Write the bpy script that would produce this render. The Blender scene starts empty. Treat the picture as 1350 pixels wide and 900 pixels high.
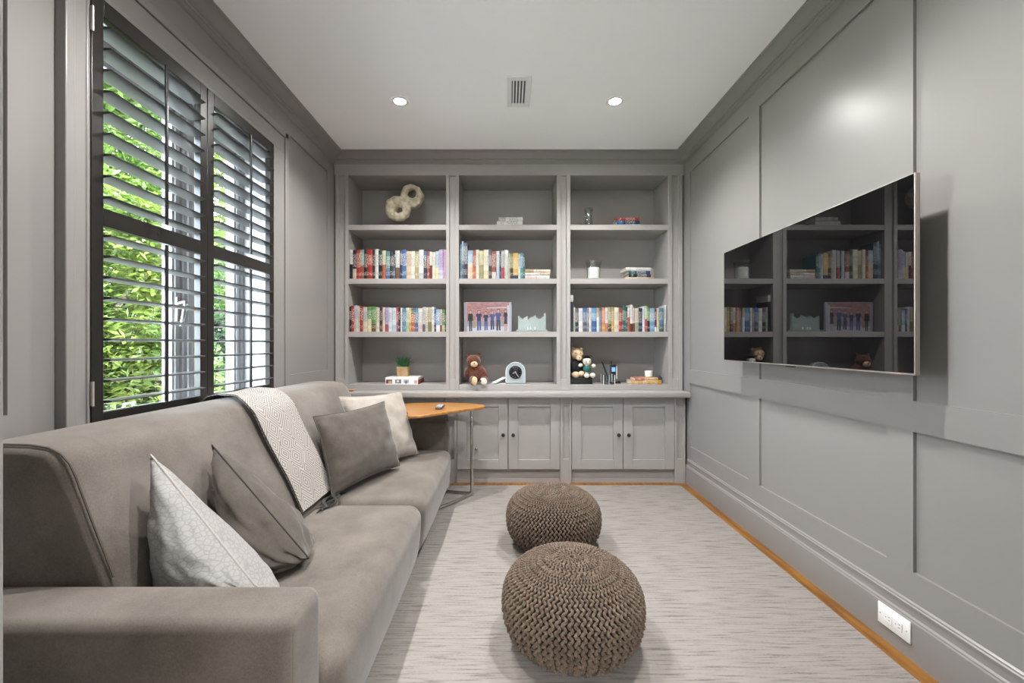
import bpy, bmesh, math, random
from mathutils import Vector, Matrix, Euler

random.seed(7)
C = bpy.context.scene
COL = C.collection
PI = math.pi

# ------------------------------------------------------------------ camera, world, exposure
F, VX, VY, CH = 553.0, 670.0, 453.0, 1.15          # focal length and vanishing point in pixels, lens height
cam_d = bpy.data.cameras.new('camera')
cam = bpy.data.objects.new('camera', cam_d)
COL.objects.link(cam)
cam.location = (0, 0, CH)
cam.rotation_euler = (PI / 2, 0, 0)
cam_d.sensor_width = 36.0
cam_d.lens = F / 1350 * 36
cam_d.shift_x = (675 - VX) / 1350
cam_d.shift_y = (VY - 450) / 1350
cam_d.clip_start = 0.02
C.camera = cam

C.view_settings.view_transform = 'Standard'
C.view_settings.look = 'None'
C.view_settings.gamma = 1.0
C.view_settings.use_curve_mapping = False
C.view_settings.exposure = 0.58

SKY = 22.0
LAMP_W = 108.0
PASSAGE_FILL_W = 380.0  # power of the added fill lamps behind the camera
SUN = 30.0
w = bpy.data.worlds.new('sky')
C.world = w
w.use_nodes = True
nt = w.node_tree
bg = nt.nodes['Background']
tc = nt.nodes.new('ShaderNodeTexCoord')
mp = nt.nodes.new('ShaderNodeMapping')
mp.inputs['Scale'].default_value = (2.2, 2.2, 4.0)
nz = nt.nodes.new('ShaderNodeTexNoise')
nz.inputs['Scale'].default_value = 1.6
nz.inputs['Detail'].default_value = 5
rp = nt.nodes.new('ShaderNodeValToRGB')
rp.color_ramp.elements[0].position = 0.38
rp.color_ramp.elements[0].color = (0.62, 0.78, 1.0, 1)
rp.color_ramp.elements[1].position = 0.6
rp.color_ramp.elements[1].color = (1.0, 1.0, 1.0, 1)
nt.links.new(tc.outputs['Generated'], mp.inputs['Vector'])
nt.links.new(mp.outputs['Vector'], nz.inputs['Vector'])
nt.links.new(nz.outputs['Fac'], rp.inputs['Fac'])
nt.links.new(rp.outputs['Color'], bg.inputs['Color'])
bg.inputs['Strength'].default_value = SKY
sun_d = bpy.data.lights.new('sun', 'SUN')
sun_d.energy = SUN
sun_d.angle = 0.02
sun_d.color = (1.0, 0.98, 0.95)
sun = bpy.data.objects.new('sun', sun_d)
COL.objects.link(sun)
sun.location = (6, 0, 9)
sun.rotation_euler = Vector((-0.62, 0.20, -0.76)).to_track_quat('-Z', 'Y').to_euler()


# ------------------------------------------------------------------ helpers
def s2l(c):
    return tuple(((v / 255) / 12.92 if v / 255 <= 0.04045 else ((v / 255 + 0.055) / 1.055) ** 2.4) for v in c)


def at(px, py, Y):
    """the point at depth Y that stands behind a pixel of the photograph"""
    return Vector(((px - VX) * Y / F, Y, CH - (py - VY) * Y / F))


def new_mat(name):
    m = bpy.data.materials.new(name)
    m.use_nodes = True
    n = m.node_tree
    return m, n, n.nodes['Principled BSDF']


def N(n, kind, **kw):
    nd = n.nodes.new(kind)
    for k, v in kw.items():
        if k in nd.inputs.keys() if isinstance(k, str) else False:
            nd.inputs[k].default_value = v
        else:
            setattr(nd, k, v)
    return nd


def flat(name, rgb, rough=0.5, metal=0.0, spec=0.5, lin=False, coat=0.0, sheen=0.0):
    m, n, b = new_mat(name)
    c = rgb if lin else s2l(rgb)
    b.inputs['Base Color'].default_value = (*c, 1)
    b.inputs['Roughness'].default_value = rough
    b.inputs['Metallic'].default_value = metal
    b.inputs['Specular IOR Level'].default_value = spec
    if coat:
        b.inputs['Coat Weight'].default_value = coat
    if sheen:
        b.inputs['Sheen Weight'].default_value = sheen
    return m


def mottled(name, c1, c2, scale=8, rough=0.6, bump=0.0, bscale=200, stretch=(1, 1, 1), lin=True, sheen=0.0, detail=4, lo=0.35, hi=0.65, bdist=0.002, spec=0.5):
    m, n, b = new_mat(name)
    tc = n.nodes.new('ShaderNodeTexCoord')
    mp = n.nodes.new('ShaderNodeMapping')
    mp.inputs['Scale'].default_value = stretch
    n.links.new(tc.outputs['Object'], mp.inputs['Vector'])
    nz = n.nodes.new('ShaderNodeTexNoise')
    nz.inputs['Scale'].default_value = scale
    nz.inputs['Detail'].default_value = detail
    n.links.new(mp.outputs['Vector'], nz.inputs['Vector'])
    rp = n.nodes.new('ShaderNodeValToRGB')
    rp.color_ramp.elements[0].position = lo
    rp.color_ramp.elements[1].position = hi
    rp.color_ramp.elements[0].color = (*(c1 if lin else s2l(c1)), 1)
    rp.color_ramp.elements[1].color = (*(c2 if lin else s2l(c2)), 1)
    n.links.new(nz.outputs['Fac'], rp.inputs['Fac'])
    n.links.new(rp.outputs['Color'], b.inputs['Base Color'])
    b.inputs['Roughness'].default_value = rough
    b.inputs['Specular IOR Level'].default_value = spec
    if sheen:
        b.inputs['Sheen Weight'].default_value = sheen
        b.inputs['Sheen Roughness'].default_value = 0.4
    if bump:
        n2 = n.nodes.new('ShaderNodeTexNoise')
        n2.inputs['Scale'].default_value = bscale
        n2.inputs['Detail'].default_value = 3
        n.links.new(mp.outputs['Vector'], n2.inputs['Vector'])
        bp = n.nodes.new('ShaderNodeBump')
        bp.inputs['Strength'].default_value = bump
        bp.inputs['Distance'].default_value = bdist
        n.links.new(n2.outputs['Fac'], bp.inputs['Height'])
        n.links.new(bp.outputs['Normal'], b.inputs['Normal'])
    return m


def glass_pane(name, tint=(0.97, 0.99, 0.98), refl=0.07):
    m = bpy.data.materials.new(name)
    m.use_nodes = True
    n = m.node_tree
    n.nodes.clear()
    out = n.nodes.new('ShaderNodeOutputMaterial')
    mix = n.nodes.new('ShaderNodeMixShader')
    tr = n.nodes.new('ShaderNodeBsdfTransparent')
    gl = n.nodes.new('ShaderNodeBsdfGlossy')
    lw = n.nodes.new('ShaderNodeLayerWeight')
    lw.inputs['Blend'].default_value = 0.5
    pw = n.nodes.new('ShaderNodeMath')
    pw.operation = 'POWER'
    pw.inputs[1].default_value = 5.0
    n.links.new(lw.outputs['Facing'], pw.inputs[0])
    tr.inputs['Color'].default_value = (*tint, 1)
    gl.inputs['Roughness'].default_value = 0.02
    ml = n.nodes.new('ShaderNodeMath')
    ml.operation = 'MULTIPLY_ADD'
    ml.inputs[1].default_value = 0.6
    ml.inputs[2].default_value = refl / 2
    ml.use_clamp = True
    n.links.new(pw.outputs[0], ml.inputs[0])
    n.links.new(ml.outputs[0], mix.inputs['Fac'])
    n.links.new(tr.outputs[0], mix.inputs[1])
    n.links.new(gl.outputs[0], mix.inputs[2])
    n.links.new(mix.outputs[0], out.inputs['Surface'])
    return m


class MB:
    """collects shapes and links them as ONE mesh object"""

    def __init__(self):
        self.v, self.f, self.mi = [], [], []
        self.cur = 0

    def add(self, vs, fs):
        o = len(self.v)
        self.v += [tuple(p) for p in vs]
        for f in fs:
            self.f.append(tuple(i + o for i in f))
            self.mi.append(self.cur)
        return self

    def box(self, x0, x1, y0, y1, z0, z1):
        vs = [(x, y, z) for z in (z0, z1) for y in (y0, y1) for x in (x0, x1)]
        return self.add(vs, [(0, 2, 3, 1), (4, 5, 7, 6), (0, 1, 5, 4), (1, 3, 7, 5), (3, 2, 6, 7), (2, 0, 4, 6)])

    def rbox(self, x0, x1, y0, y1, z0, z1, r=0.01, seg=3, cuts=0, fn=None):
        bm = bmesh.new()
        bmesh.ops.create_cube(bm, size=1)
        for p in bm.verts:
            p.co = Vector(((x0 + x1) / 2 + p.co.x * (x1 - x0), (y0 + y1) / 2 + p.co.y * (y1 - y0), (z0 + z1) / 2 + p.co.z * (z1 - z0)))
        bmesh.ops.bevel(bm, geom=list(bm.edges), offset=r, segments=seg, profile=0.5, affect='EDGES')
        if cuts:
            for ax in range(3):
                lo, hi = ((x0, x1), (y0, y1), (z0, z1))[ax]
                nc = max(1, int((hi - lo) / cuts))
                for k in range(1, nc):
                    co = [0, 0, 0]
                    no = [0, 0, 0]
                    co[ax] = lo + (hi - lo) * k / nc
                    no[ax] = 1
                    bmesh.ops.bisect_plane(bm, geom=bm.verts[:] + bm.edges[:] + bm.faces[:], plane_co=co, plane_no=no)
        if fn:
            for p in bm.verts:
                p.co = fn(p.co)
        bm.verts.index_update()
        self.add([p.co[:] for p in bm.verts], [[q.index for q in f.verts] for f in bm.faces])
        bm.free()
        return self

    def prism(self, pts, a, b, axis='y', cap=True):
        """a closed 2-D outline swept along an axis: y takes (x,z), x takes (y,z), z takes (x,y)"""
        def P(p, t):
            if axis == 'y':
                return (p[0], t, p[1])
            if axis == 'x':
                return (t, p[0], p[1])
            return (p[0], p[1], t)
        n = len(pts)
        vs = [P(p, a) for p in pts] + [P(p, b) for p in pts]
        fs = [(i, (i + 1) % n, n + (i + 1) % n, n + i) for i in range(n)]
        if cap:
            fs += [tuple(range(n))[::-1], tuple(range(n, 2 * n))]
        return self.add(vs, fs)

    def tube(self, pts, r, n=8, closed=False):
        pts = [Vector(p) for p in pts]
        m = len(pts)
        rs = r if isinstance(r, (list, tuple)) else [r] * m
        vs, fs = [], []
        up = None
        for i, p in enumerate(pts):
            if closed:
                t = pts[(i + 1) % m] - pts[i - 1]
            else:
                t = pts[min(i + 1, m - 1)] - pts[max(i - 1, 0)]
            t.normalize()
            if up is None:
                up = Vector((0, 0, 1)) if abs(t.z) < 0.9 else Vector((1, 0, 0))
            u = up - t * up.dot(t)
            if u.length < 1e-5:
                u = t.orthogonal()
            u.normalize()
            v = t.cross(u)
            up = u
            for k in range(n):
                a = 2 * PI * k / n
                vs.append(p + (u * math.cos(a) + v * math.sin(a)) * rs[i])
        for i in range(m if closed else m - 1):
            j = (i + 1) % m
            for k in range(n):
                l = (k + 1) % n
                fs.append((i * n + k, i * n + l, j * n + l, j * n + k))
        if not closed:
            fs.append(tuple(range(n))[::-1])
            fs.append(tuple(range((m - 1) * n, m * n)))
        return self.add(vs, fs)

    def lathe(self, prof, c=(0, 0, 0), n=32, axis='z', close=True):
        """profile of (radius, height) turned round an axis through c"""
        c = Vector(c)
        vs, fs = [], []
        for r, h in prof:
            for k in range(n):
                a = 2 * PI * k / n
                x, y = r * math.cos(a), r * math.sin(a)
                p = (x, y, h) if axis == 'z' else ((x, -h, y) if axis == 'y' else (h, x, y))
                vs.append(c + Vector(p))
        m = len(prof)
        for i in range(m - 1):
            for k in range(n):
                l = (k + 1) % n
                fs.append((i * n + k, i * n + l, (i + 1) * n + l, (i + 1) * n + k))
        if close:
            fs.append(tuple(range(n))[::-1])
            fs.append(tuple(range((m - 1) * n, m * n)))
        return self.add(vs, fs)

    def ball(self, c, r, rot=None, n=16, m=10):
        c = Vector(c)
        r = Vector((r, r, r)) if isinstance(r, (int, float)) else Vector(r)
        R = Euler(rot).to_matrix() if rot else Matrix.Identity(3)
        vs = [c + R @ Vector((0, 0, r.z))]
        for i in range(1, m):
            t = PI * i / m
            for k in range(n):
                a = 2 * PI * k / n
                vs.append(c + R @ Vector((r.x * math.sin(t) * math.cos(a), r.y * math.sin(t) * math.sin(a), r.z * math.cos(t))))
        vs.append(c + R @ Vector((0, 0, -r.z)))
        fs = [(0, 1 + k, 1 + (k + 1) % n) for k in range(n)]
        for i in range(m - 2):
            for k in range(n):
                a, b = 1 + i * n + k, 1 + i * n + (k + 1) % n
                fs.append((a, a + n, b + n, b))
        o = 1 + (m - 2) * n
        e = len(vs) - 1
        fs += [(o + k, e, o + (k + 1) % n) for k in range(n)]
        return self.add(vs, fs)

    def build(self, name, mat, parent=None, base=None, smooth=40, bevel=0.0, kind=None):
        me = bpy.data.meshes.new(name)
        off = Vector((0, 0, 0))
        if parent is not None:
            p = parent
            while p is not None:
                off += p.location
                p = p.parent
        b = Vector(base) if base is not None else Vector((0, 0, 0))
        o3 = off + b
        me.from_pydata([tuple(Vector(v) - o3) for v in self.v], [], self.f)
        mats = mat if isinstance(mat, (list, tuple)) else [mat]
        for m_ in mats:
            me.materials.append(m_)
        if len(mats) > 1:
            me.polygons.foreach_set('material_index', self.mi)
        bm = bmesh.new()
        bm.from_mesh(me)
        bmesh.ops.recalc_face_normals(bm, faces=bm.faces)
        bm.to_mesh(me)
        bm.free()
        if smooth:
            me.polygons.foreach_set('use_smooth', [True] * len(me.polygons))
            me.set_sharp_from_angle(angle=math.radians(smooth))
        ob = bpy.data.objects.new(name, me)
        COL.objects.link(ob)
        ob.location = b
        if parent is not None:
            ob.parent = parent
        if bevel:
            md = ob.modifiers.new('round', 'BEVEL')
            md.width = bevel
            md.segments = 2
            md.limit_method = 'ANGLE'
            md.angle_limit = math.radians(50)
        if kind:
            ob['kind'] = kind
        return ob


def tag(o, label, cat, group=None, kind=None):
    o['label'] = label
    o['category'] = cat
    if group:
        o['group'] = group
    if kind:
        o['kind'] = kind
    return o


def thing(name, loc, label, cat, group=None):
    o = bpy.data.objects.new(name, None)
    o.empty_display_size = 0.05
    COL.objects.link(o)
    o.location = loc
    return tag(o, label, cat, group)


def copy_tree(o, parent=None):
    c = o.copy()
    COL.objects.link(c)
    if parent is not None:
        c.parent = parent
    for ch in list(o.children):
        copy_tree(ch, c)
    return c


def struct(mb, name, mat, label=None, base=None, bevel=0.0, parent=None, smooth=40):
    o = mb.build(name, mat, parent, base=base, bevel=bevel, smooth=smooth)
    o['kind'] = 'structure'
    if label:
        o['label'] = label
        o['category'] = name.split('_')[0]
    return o


# ------------------------------------------------------------------ materials
PAINT = flat('greige_paint', (0.238, 0.226, 0.217), 0.30, spec=0.5, lin=True)
CAB = flat('greige_cabinet_paint', (0.322, 0.306, 0.291), 0.42, spec=0.35, lin=True)
CEIL = flat('ceiling_paint', (0.92, 0.93, 0.935), 0.9, lin=True)
BLACKP = flat('black_brown_lacquer', (0.013, 0.011, 0.010), 0.30, lin=True)
LOUV = flat('black_brown_louvre_lacquer', (0.030, 0.028, 0.028), 0.42, lin=True)
LOUV.node_tree.nodes['Principled BSDF'].inputs['IOR'].default_value = 1.8
WHITE = flat('white_lacquer', (0.78, 0.78, 0.78), 0.35, lin=True)
WPLAST = flat('white_plastic', (0.80, 0.80, 0.79), 0.35, lin=True)
STEEL = flat('brushed_steel', (0.55, 0.53, 0.50), 0.22, 1.0, lin=True)
SILVER = flat('satin_silver', (0.42, 0.385, 0.35), 0.5, 0.5, lin=True)
BLACK = flat('black_plastic', (0.012, 0.012, 0.013), 0.35, lin=True)
KNOB = flat('black_iron', (0.010, 0.010, 0.010), 0.45, lin=True)
PAGES = mottled('book_pages', (0.62, 0.58, 0.50), (0.74, 0.71, 0.64), 40, 0.8, stretch=(30, 1, 1))
GLASSM, gn, gb = new_mat('clear_glass')
gb.inputs['Base Color'].default_value = (0.93, 0.98, 0.97, 1)
gb.inputs['Transmission Weight'].default_value = 1.0
gb.inputs['Roughness'].default_value = 0.02
gb.inputs['IOR'].default_value = 1.47
PANE = glass_pane('window_glass')
TINTGLASS = flat('green_tinted_glass', (0.42, 0.52, 0.50), 0.12, lin=True)
TINTGLASS.node_tree.nodes['Principled BSDF'].inputs['Alpha'].default_value = 0.42
THINGLASS = glass_pane('thin_clear_glass', (0.93, 0.95, 0.95), 0.14)


def wood_mat(name, c1, c2, axis_scale, scale=4, rough=0.35):
    return mottled(name, c1, c2, scale, rough, stretch=axis_scale, detail=6)


FLOORW = wood_mat('oak_floor_boards', (0.13, 0.050, 0.008), (0.26, 0.115, 0.020), (14, 1.2, 1), 3, 0.4)
TABLEW = wood_mat('honey_wood', (0.26, 0.11, 0.022), (0.42, 0.20, 0.052), (1.5, 16, 1), 3, 0.28)
TAN = mottled('tan_wood_pot', (0.30, 0.19, 0.09), (0.42, 0.29, 0.15), 20, 0.6)


def fabric(name, c1, c2, scale=5, bump=0.35, bscale=700, sheen=0.25, rough=0.85):
    """upholstery: cloudy nap plus a fine woven grain"""
    m, n, b = new_mat(name)
    tc = n.nodes.new('ShaderNodeTexCoord')
    a = n.nodes.new('ShaderNodeTexNoise')
    a.inputs['Scale'].default_value = scale
    a.inputs['Detail'].default_value = 5
    a.inputs['Roughness'].default_value = 0.6
    f = n.nodes.new('ShaderNodeTexNoise')
    f.inputs['Scale'].default_value = 260
    f.inputs['Detail'].default_value = 2
    for t in (a, f):
        n.links.new(tc.outputs['Object'], t.inputs['Vector'])
    mm = n.nodes.new('ShaderNodeMath')
    mm.operation = 'MULTIPLY_ADD'
    mm.inputs[1].default_value = 0.45
    n.links.new(f.outputs['Fac'], mm.inputs[0])
    n.links.new(a.outputs['Fac'], mm.inputs[2])
    rp = n.nodes.new('ShaderNodeValToRGB')
    rp.color_ramp.elements[0].position = 0.52
    rp.color_ramp.elements[1].position = 0.92
    rp.color_ramp.elements[0].color = (*c1, 1)
    rp.color_ramp.elements[1].color = (*c2, 1)
    n.links.new(mm.outputs[0], rp.inputs['Fac'])
    n.links.new(rp.outputs['Color'], b.inputs['Base Color'])
    b.inputs['Roughness'].default_value = rough
    b.inputs['Specular IOR Level'].default_value = 0.2
    b.inputs['Sheen Weight'].default_value = sheen
    b.inputs['Sheen Roughness'].default_value = 0.5
    g = n.nodes.new('ShaderNodeTexNoise')
    g.inputs['Scale'].default_value = bscale
    n.links.new(tc.outputs['Object'], g.inputs['Vector'])
    bp = n.nodes.new('ShaderNodeBump')
    bp.inputs['Strength'].default_value = bump
    bp.inputs['Distance'].default_value = 0.001
    n.links.new(g.outputs['Fac'], bp.inputs['Height'])
    n.links.new(bp.outputs['Normal'], b.inputs['Normal'])
    return m


SOFA = fabric('taupe_velvet_upholstery', (0.098, 0.083, 0.069), (0.172, 0.149, 0.127))
SOFAPIPE = flat('taupe_piping', (0.09, 0.075, 0.06), 0.9, lin=True)
TAUPE = fabric('dark_taupe_linen', (0.058, 0.049, 0.040), (0.096, 0.083, 0.069), 12, 0.4, 500)
CREAM = fabric('oatmeal_linen', (0.275, 0.245, 0.212), (0.36, 0.33, 0.292), 14, 0.5, 420)
YARN = fabric('brown_cotton_yarn', (0.082, 0.056, 0.038), (0.152, 0.111, 0.081), 30, 0.5, 500, 0.15)
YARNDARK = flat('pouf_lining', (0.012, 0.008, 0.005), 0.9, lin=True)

# rug: fine streaks across the room
RUG, n, b = new_mat('streaked_rug')
tc = n.nodes.new('ShaderNodeTexCoord')
mp = n.nodes.new('ShaderNodeMapping')
mp.inputs['Scale'].default_value = (6.5, 105, 1)
n.links.new(tc.outputs['Object'], mp.inputs['Vector'])
nz = n.nodes.new('ShaderNodeTexNoise')
nz.inputs['Scale'].default_value = 1.0
nz.inputs['Detail'].default_value = 3
nz.inputs['Distortion'].default_value = 0.25
n.links.new(mp.outputs['Vector'], nz.inputs['Vector'])
mp2 = n.nodes.new('ShaderNodeMapping')
mp2.inputs['Scale'].default_value = (90, 260, 1)
n.links.new(tc.outputs['Object'], mp2.inputs['Vector'])
nf = n.nodes.new('ShaderNodeTexNoise')
nf.inputs['Scale'].default_value = 1.0
n.links.new(mp2.outputs['Vector'], nf.inputs['Vector'])
mm = n.nodes.new('ShaderNodeMath')
mm.operation = 'MULTIPLY_ADD'
mm.inputs[1].default_value = 0.30
n.links.new(nf.outputs['Fac'], mm.inputs[0])
n.links.new(nz.outputs['Fac'], mm.inputs[2])
rp = n.nodes.new('ShaderNodeValToRGB')
rp.color_ramp.elements[0].position = 0.44
rp.color_ramp.elements[0].color = (0.142, 0.127, 0.113, 1)
rp.color_ramp.elements[1].position = 0.70
rp.color_ramp.elements[1].color = (0.268, 0.248, 0.229, 1)
e = rp.color_ramp.elements.new(0.57)
e.color = (0.228, 0.210, 0.192, 1)
n.links.new(mm.outputs[0], rp.inputs['Fac'])
n.links.new(rp.outputs['Color'], b.inputs['Base Color'])
b.inputs['Roughness'].default_value = 0.95
b.inputs['Specular IOR Level'].default_value = 0.1
bp = n.nodes.new('ShaderNodeBump')
bp.inputs['Strength'].default_value = 0.5
bp.inputs['Distance'].default_value = 0.004
n.links.new(mm.outputs[0], bp.inputs['Height'])
n.links.new(bp.outputs['Normal'], b.inputs['Normal'])

# ------------------------------------------------------------------ room dimensions
LX, RX = -1.465, 1.480           # faces of the panelling
CZ = 2.74                        # ceiling
BY = 3.53                        # face of the bookcase
FY0, FY1 = 0.18, 0.30            # front wall with the doorway
BACK = 3.90
RD = 0.012                       # depth of a wall panel
R_LO, R_HI = 0.828, 0.941        # chair rail

struct(MB().box(-1.86, 1.70, FY0 + 0.06, 4.05, -0.08, 0.0), 'floor', FLOORW)
TILE = mottled('pale_bounce_tile', (0.70, 0.70, 0.69), (0.78, 0.78, 0.77), 5, 0.5)
struct(MB().box(-1.86, 1.70, -4.5, FY0 + 0.059, -0.08, 0.0), 'floor_passage_bounce', TILE)  # unseen pale floor, added to bounce light up to the ceiling
struct(MB().box(-1.86, 1.70, -4.2, 4.05, CZ, CZ + 0.1), 'ceiling', CEIL)
struct(MB().box(-1.86, 1.70, BACK, 4.05, 0, CZ), 'wall_back', PAINT)

# wall with the doorway the room is seen through
m = MB()
m.box(-1.86, -0.3613, FY0, FY1, 0, CZ)
m.box(0.45, 1.70, FY0, FY1, 0, CZ)
m.box(-0.3613, 0.45, FY0, FY1, 2.45, CZ)
struct(m, 'wall_front', PAINT)
PWALL = flat('white_passage_paint', (0.78, 0.78, 0.77), 0.6, lin=True)
m = MB()                                   # unseen passage walls, added to shut out sky and bounce lamp light
m.box(-1.00, -0.90, -4.2, FY0, 0, CZ)
m.box(1.00, 1.10, -4.2, FY0, 0, CZ)
m.box(-1.0, 1.1, -4.3, -4.2, 0, CZ)
struct(m, 'wall_passage_added', PWALL)


def panelled(mb, face, inward, y0, y1, panels):
    """stiles and rails on a side wall: the recesses are left open. inward is +1 where the room lies at larger x"""
    xa, xb = (face - RD, face) if inward > 0 else (face, face + RD)
    ys = sorted({y0, y1} | {p for q in panels for p in q[:2]})
    zs = sorted({0.0, CZ} | {p for q in panels for p in q[2:]})
    for i in range(len(ys) - 1):
        run = None
        for j in range(len(zs) - 1):
            cy, cz = (ys[i] + ys[i + 1]) / 2, (zs[j] + zs[j + 1]) / 2
            hole = any(q[0] < cy < q[1] and q[2] < cz < q[3] for q in panels)
            if hole:
                if run is not None:
                    mb.box(xa, xb, ys[i], ys[i + 1], run, zs[j])
                    run = None
            elif run is None:
                run = zs[j]
        if run is not None:
            mb.box(xa, xb, ys[i], ys[i + 1], run, CZ)


# right wall
RP = []
for ya, yb in ((2.584, 3.42), (1.64, 2.473), (0.70, 1.533)):
    RP.append((ya, yb, 0.314, R_LO))
    RP.append((ya, yb, R_HI, 2.55))
m = MB()
m.box(RX + RD, RX + 0.2, FY1, BACK, 0, CZ)
panelled(m, RX, -1, FY1, BACK, RP)
struct(m, 'wall_right', PAINT)

# left wall with the window opening
WY0, WY1, WZ0, WZ1 = 1.42, 2.60, 0.775, 2.38
WOUT = -1.72
LP = [(0.45, 1.227, 0.314, R_LO), (0.45, 1.227, R_HI, 2.55), (2.823, 3.404, 0.314, R_LO), (2.823, 3.404, R_HI, 2.55),
      (WY0, WY1, WZ0, WZ1)]
m = MB()
m.box(WOUT, LX - RD, FY1, WY0, 0, CZ)
m.box(WOUT, LX - RD, WY1, BACK, 0, CZ)
m.box(WOUT, LX - RD, WY0, WY1, 0, WZ0)
m.box(WOUT, LX - RD, WY0, WY1, WZ1, CZ)
panelled(m, LX, 1, FY1, BACK, LP)
struct(m, 'wall_left', PAINT)

# crown moulding: (projection, drop)
CROWN = [(0, 0), (0.098, 0), (0.098, 0.010), (0.086, 0.013), (0.074, 0.020), (0.058, 0.034), (0.046, 0.046), (0.040, 0.050), (0.040, 0.056),
         (0.030, 0.058), (0.028, 0.066), (0.020, 0.068), (0.014, 0.074), (0.006, 0.078), (0, 0.080)]
struct(MB().prism([(LX + p, CZ - d) for p, d in CROWN], FY1, BY, 'y'), 'trim_1', PAINT, smooth=25)
struct(MB().prism([(RX - p, CZ - d) for p, d in CROWN], FY1, BY, 'y'), 'trim_2', PAINT, smooth=25)
struct(MB().prism([(BY - p, CZ - d) for p, d in CROWN], LX, RX, 'x'), 'trim_3', PAINT, smooth=25)
# baseboards: (projection, height)
BASEP = [(0, 0), (0.018, 0), (0.018, 0.142), (0.015, 0.147), (0.015, 0.152), (0.011, 0.156), (0.009, 0.158), (0.009, 0.186), (0.012, 0.188), (0.012, 0.194), (0.007, 0.197),
         (0.007, 0.202), (0.002, 0.206), (0, 0.207)]
struct(MB().prism([(RX - p, h) for p, h in BASEP], FY1, 3.456, 'y'), 'baseboard_right', PAINT, smooth=25)
struct(MB().prism([(LX + p, h) for p, h in BASEP], FY1, 3.456, 'y'), 'baseboard_left', PAINT, smooth=25)

# window casing (projects from the panelling)
CF = LX + 0.036
m = MB()
ya, yb = 1.437, 2.556      # opening inside the casing
zt, zb = 2.365, 0.868
m.box(LX - 0.005, CF - 0.006, 1.380, ya, 0.70, zt)                 # flat members
m.box(LX - 0.005, CF - 0.006, yb, 2.690, 0.70, zt)
m.box(LX - 0.005, CF - 0.006, 1.380, 2.690, zt, 2.470)
m.box(LX - 0.005, CF, 1.355, 1.386, 0.70, 2.51)                    # back band
m.box(LX - 0.005, CF, 2.694, 2.732, 0.70, 2.51)
m.box(LX - 0.005, CF, 1.355, 2.732, 2.474, 2.51)
m.box(LX - 0.005, CF - 0.002, ya - 0.012, ya, 0.70, zt + 0.012)    # inner bead
m.box(LX - 0.005, CF - 0.002, yb, yb + 0.016, 0.70, zt + 0.016)
m.box(LX - 0.005, CF - 0.002, ya, yb, zt, zt + 0.016)
m.box(LX - 0.010, CF - 0.002, ya, yb, 0.770, 0.866)                # bottom member
m.box(LX - 0.005, CF + 0.03, 1.355, 2.732, 0.800, 0.845)           # sill board under the shutters
struct(m, 'trim_4', PAINT, bevel=0.003)

# ------------------------------------------------------------------ window behind the shutters
WFR = flat('window_frame_paint', (0.42, 0.42, 0.43), 0.4, lin=True)
GX = -1.665
m = MB()
fx0, fx1 = -1.70, -1.625
m.box(fx0, fx1, WY0, WY0 + 0.05, WZ0, WZ1)
m.box(fx0, fx1, WY1 - 0.05, WY1, WZ0, WZ1)
m.box(fx0, fx1, WY0, WY1, WZ0, WZ0 + 0.04)
m.box(fx0, fx1, WY0, WY1, WZ1 - 0.05, WZ1)
m.box(fx0, fx1, 2.095, 2.165, WZ0, WZ1)
m.box(fx1, LX - RD - 0.001, WY1 - 0.022, WY1 - 0.001, WZ0, WZ1)    # jamb linings
m.box(fx1, LX - RD - 0.001, WY0 + 0.001, WY0 + 0.012, WZ0, WZ1)
m.box(fx1, LX - RD - 0.001, WY0, WY1, WZ0, WZ0 + 0.012)
m.box(fx1, LX - RD - 0.001, WY0, WY1, WZ1 - 0.012, WZ1)
m.box(fx1, fx1 + 0.014, 2.115, 2.145, WZ0, WZ1)
win = struct(m, 'window_1', WFR, bevel=0.003)
for k, (a, b_) in enumerate(((WY0 + 0.05, 2.095), (2.165, WY1 - 0.04))):
    m = MB()
    sx0, sx1 = -1.69, -1.640
    for (p, q) in ((a, a + 0.05), (b_ - 0.05, b_)):
        m.box(sx0, sx1, p, q, WZ0 + 0.04, WZ1 - 0.05)
        m.box(sx1, sx1 + 0.008, p + 0.012, q - 0.012, WZ0 + 0.05, WZ1 - 0.06)
    m.box(sx0, sx1, a, b_, WZ0 + 0.04, WZ0 + 0.095)
    m.box(sx0, sx1, a, b_, WZ1 - 0.105, WZ1 - 0.05)
    s = m.build('sash', WFR, win, bevel=0.003)
    g = MB().box(GX - 0.003, GX + 0.003, a + 0.05, b_ - 0.05, WZ0 + 0.09, WZ1 - 0.10).build('pane', PANE, s)
    hb = MB()
    hy = b_ - 0.026
    hb.rbox(sx1 + 0.006, sx1 + 0.018, hy - 0.012, hy + 0.012, 1.26, 1.38, 0.004)
    hb.tube([(sx1 + 0.015, hy, 1.35), (sx1 + 0.045, hy, 1.355), (sx1 + 0.052, hy - 0.004, 1.34), (sx1 + 0.05, hy - 0.02, 1.27), (sx1 + 0.048, hy - 0.026, 1.235)], [0.009, 0.009, 0.009, 0.008, 0.007], 10)
    if k == 0:
        hb.build('handle', STEEL, s)
    cb = MB()
    cy = (a + b_) / 2
    cb.box(sx1, sx1 + 0.02, cy - 0.03, cy + 0.03, WZ0 + 0.065, WZ0 + 0.08)
    cb.tube([(sx1 + 0.02, cy - 0.022, WZ0 + 0.08), (sx1 + 0.03, cy - 0.022, WZ0 + 0.122), (sx1 + 0.03, cy + 0.022, WZ0 + 0.122), (sx1 + 0.02, cy + 0.022, WZ0 + 0.08)], 0.006, 8)
    if k == 0:
        cb.build('crank', WPLAST, s)

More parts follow.
